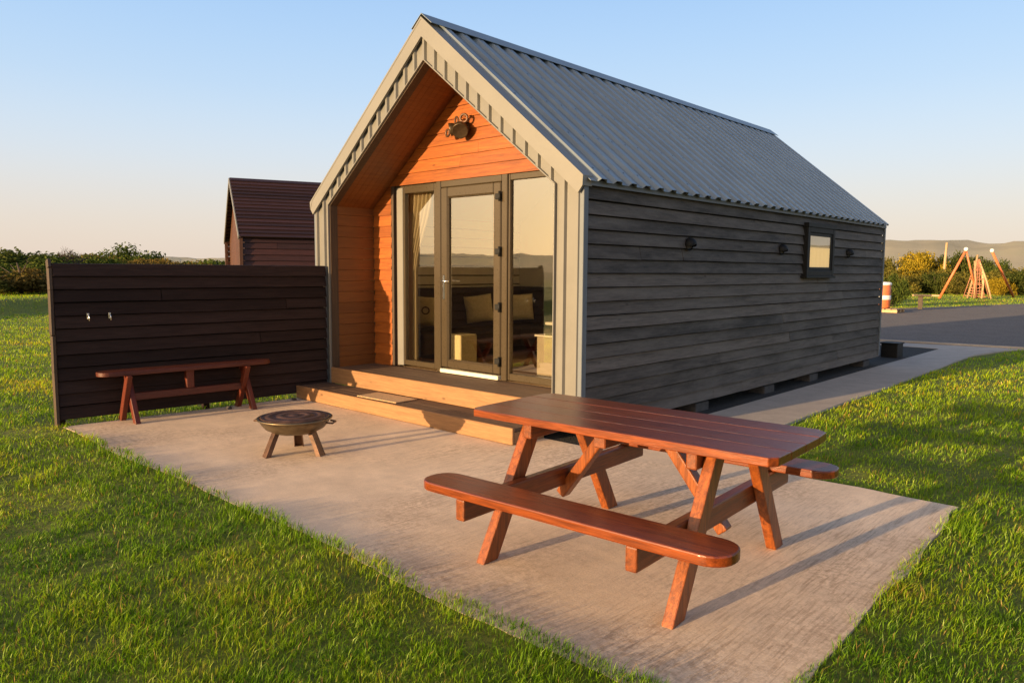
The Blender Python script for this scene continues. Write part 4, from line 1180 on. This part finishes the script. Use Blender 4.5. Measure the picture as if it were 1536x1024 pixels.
bush('shrub', SP, 'gold_a', 9.4, 71, .36, .5, 40, 'little golden bush at the foot of the right swing frame', 'shrub', G2)
bush('shrub', SP, 'mid_b', 8.6, 73, .7, .68, 200, 'low green bush at the right picture edge', 'shrub', G2)
bush('shrub', SP, 'olive_a', 11.9, 73, .45, .55, 10, 'low olive bush behind the left swing leg', 'shrub', G2)
bush('shrub', SP, 'dark_b', 15.65, 44, .30, .62, 10, 'narrow dark bush beside the orange barrel', 'shrub')
# pale post
x, y = azpt(12.75, 80); mb = MB(); mb.tube([(0, 0, 0), (.05, 0, 2.6), (.12, 0, 4.55)], [.13, .12, .10], 8)
o = mb.build('post', 'pale_timber'); o.location = (x, y, -.02); tag(o, 'pale leaning timber post rising above the golden bush', 'post')
# swing frames (tall orange legs with white caps)
for nm, atop, dt, ht, feet, lbl in (('swing_frame', 11.56, 60, 1.75+60*.026, ((12.92, 60), (10.75, 61.5)), 'orange pole frame with white cap, left one of the pair'),
                               ('swing_frame', 10.13, 63, 1.75+63*.0243, ((8.79, 66.5),), 'single leaning orange pole with white cap, right one of the pair')):
    bx_, by_ = azpt(atop, dt); t = thing(nm, lbl, 'play equipment', (bx_, by_, 0), 0, 'orange swing frame poles')
    for k, (fa_, fd_) in enumerate(feet):
        fx, fy = azpt(fa_, fd_); mb = MB(); mb.tube([(fx-bx_, fy-by_, -.05), (0, 0, ht)], .085 if k == 0 else .06, 8); mb.build('leg', 'orange_paint', t)
    mb = MB(); mb.lathe([(.001, -.14), (.10, -.11), (.14, 0), (.10, .11), (.001, .14)], (0, 0, ht+.05), 14); mb.build('cap', 'white_paint', t)
# climbing net tower in the middle
cx, cy = azpt(10.85, 61); t = thing('climbing_frame', 'brown roped climbing frame between the orange poles', 'play equipment', (cx, cy, 0), 0)
ux, uy = math.cos(R(10)), math.sin(R(10))
mb = MB()
for (a, za, b, zb, r_w) in ((-.5, 0, -.05, 3.0, .07), (.9, 0, .1, 2.5, .06), (-.1, 0, -.2, 2.6, .06), (.35, 0, .3, 2.0, .07)):
    mb.tube([(a*ux, a*uy, za), ((a+b)/2*ux+.06, (a+b)/2*uy, zb*.5), (b*ux, b*uy, zb)], r_w, 6)
mb.build('pole', 'pale_timber', t)
mb = MB()
r_ = random.Random(2)
for k in range(13):
    z = .15+k*.2+r_.uniform(-.06, .06); wv = .7*(1-z/3.2)*r_.uniform(.5, 1)
    mb.tube([(-wv*ux, -wv*uy-.1, z), (r_.uniform(-.1, .1), .1, z-.06), (wv*ux, wv*uy-.1, z+r_.uniform(-.1, .1))], .03, 5)
for k in range(7):
    a = -.75+k*.25; mb.tube([(a*ux, a*uy, .05), (a*.12*ux, a*.12*uy, 2.7)], .03, 5)
mb.build('net', 'rope', t)
# orange barrel on pallet with white band
bx_, by_ = azpt(16.35, 37.5)
pal = MB()
for k in range(6): pal.span((-.75+k*.26, -.6, .12), (-.75+k*.26+.2, .6, .16), .005)
for k in (-1, 0, 1): pal.span((-.75, k*.5-.06, 0), (.75, k*.5+.06, .12), .005)
pal = pal.build('pallet', 'pale_timber'); pal.location = (bx_+.1, by_-.1, 0); tag(pal, 'pale wooden pallet under the orange barrel', 'pallet')
t = thing('barrel', 'orange barrel with white band and white lid beside the cabin rear', 'barrel', (bx_, by_, .165), 0)
mb = MB(); mb.lathe([(.001, 0), (.33, 0), (.36, .05), (.37, .5), (.36, 1.0), (.34, 1.04), (.001, 1.04)], (0, 0, 0), 28); mb.build('drum', 'orange_paint', t)
mb = MB(); mb.lathe([(.372, .38), (.378, .39), (.378, .56), (.372, .57)], (0, 0, 0), 28); mb.build('band', 'white_paint', t)
mb = MB(); mb.lathe([(.37, 1.02), (.385, 1.03), (.385, 1.12), (.3, 1.16), (.001, 1.17)], (0, 0, 0), 28); mb.build('lid', 'white_paint', t)
# little T shaped timber seat
tx, ty = azpt(14.0, 41.4); t = thing('timber_seat', 'pale T shaped timber perch at the edge of the gravel yard', 'seat', (tx, ty, 0), R(10))
mb = MB(); mb.span((-.10, -.1, -.02), (.10, .1, .62), .01); mb.build('post', 'pale_timber', t)
mb = MB(); mb.span((-.36, -.17, .62), (.80, .17, .70), .01); mb.build('seat', 'pale_timber', t)
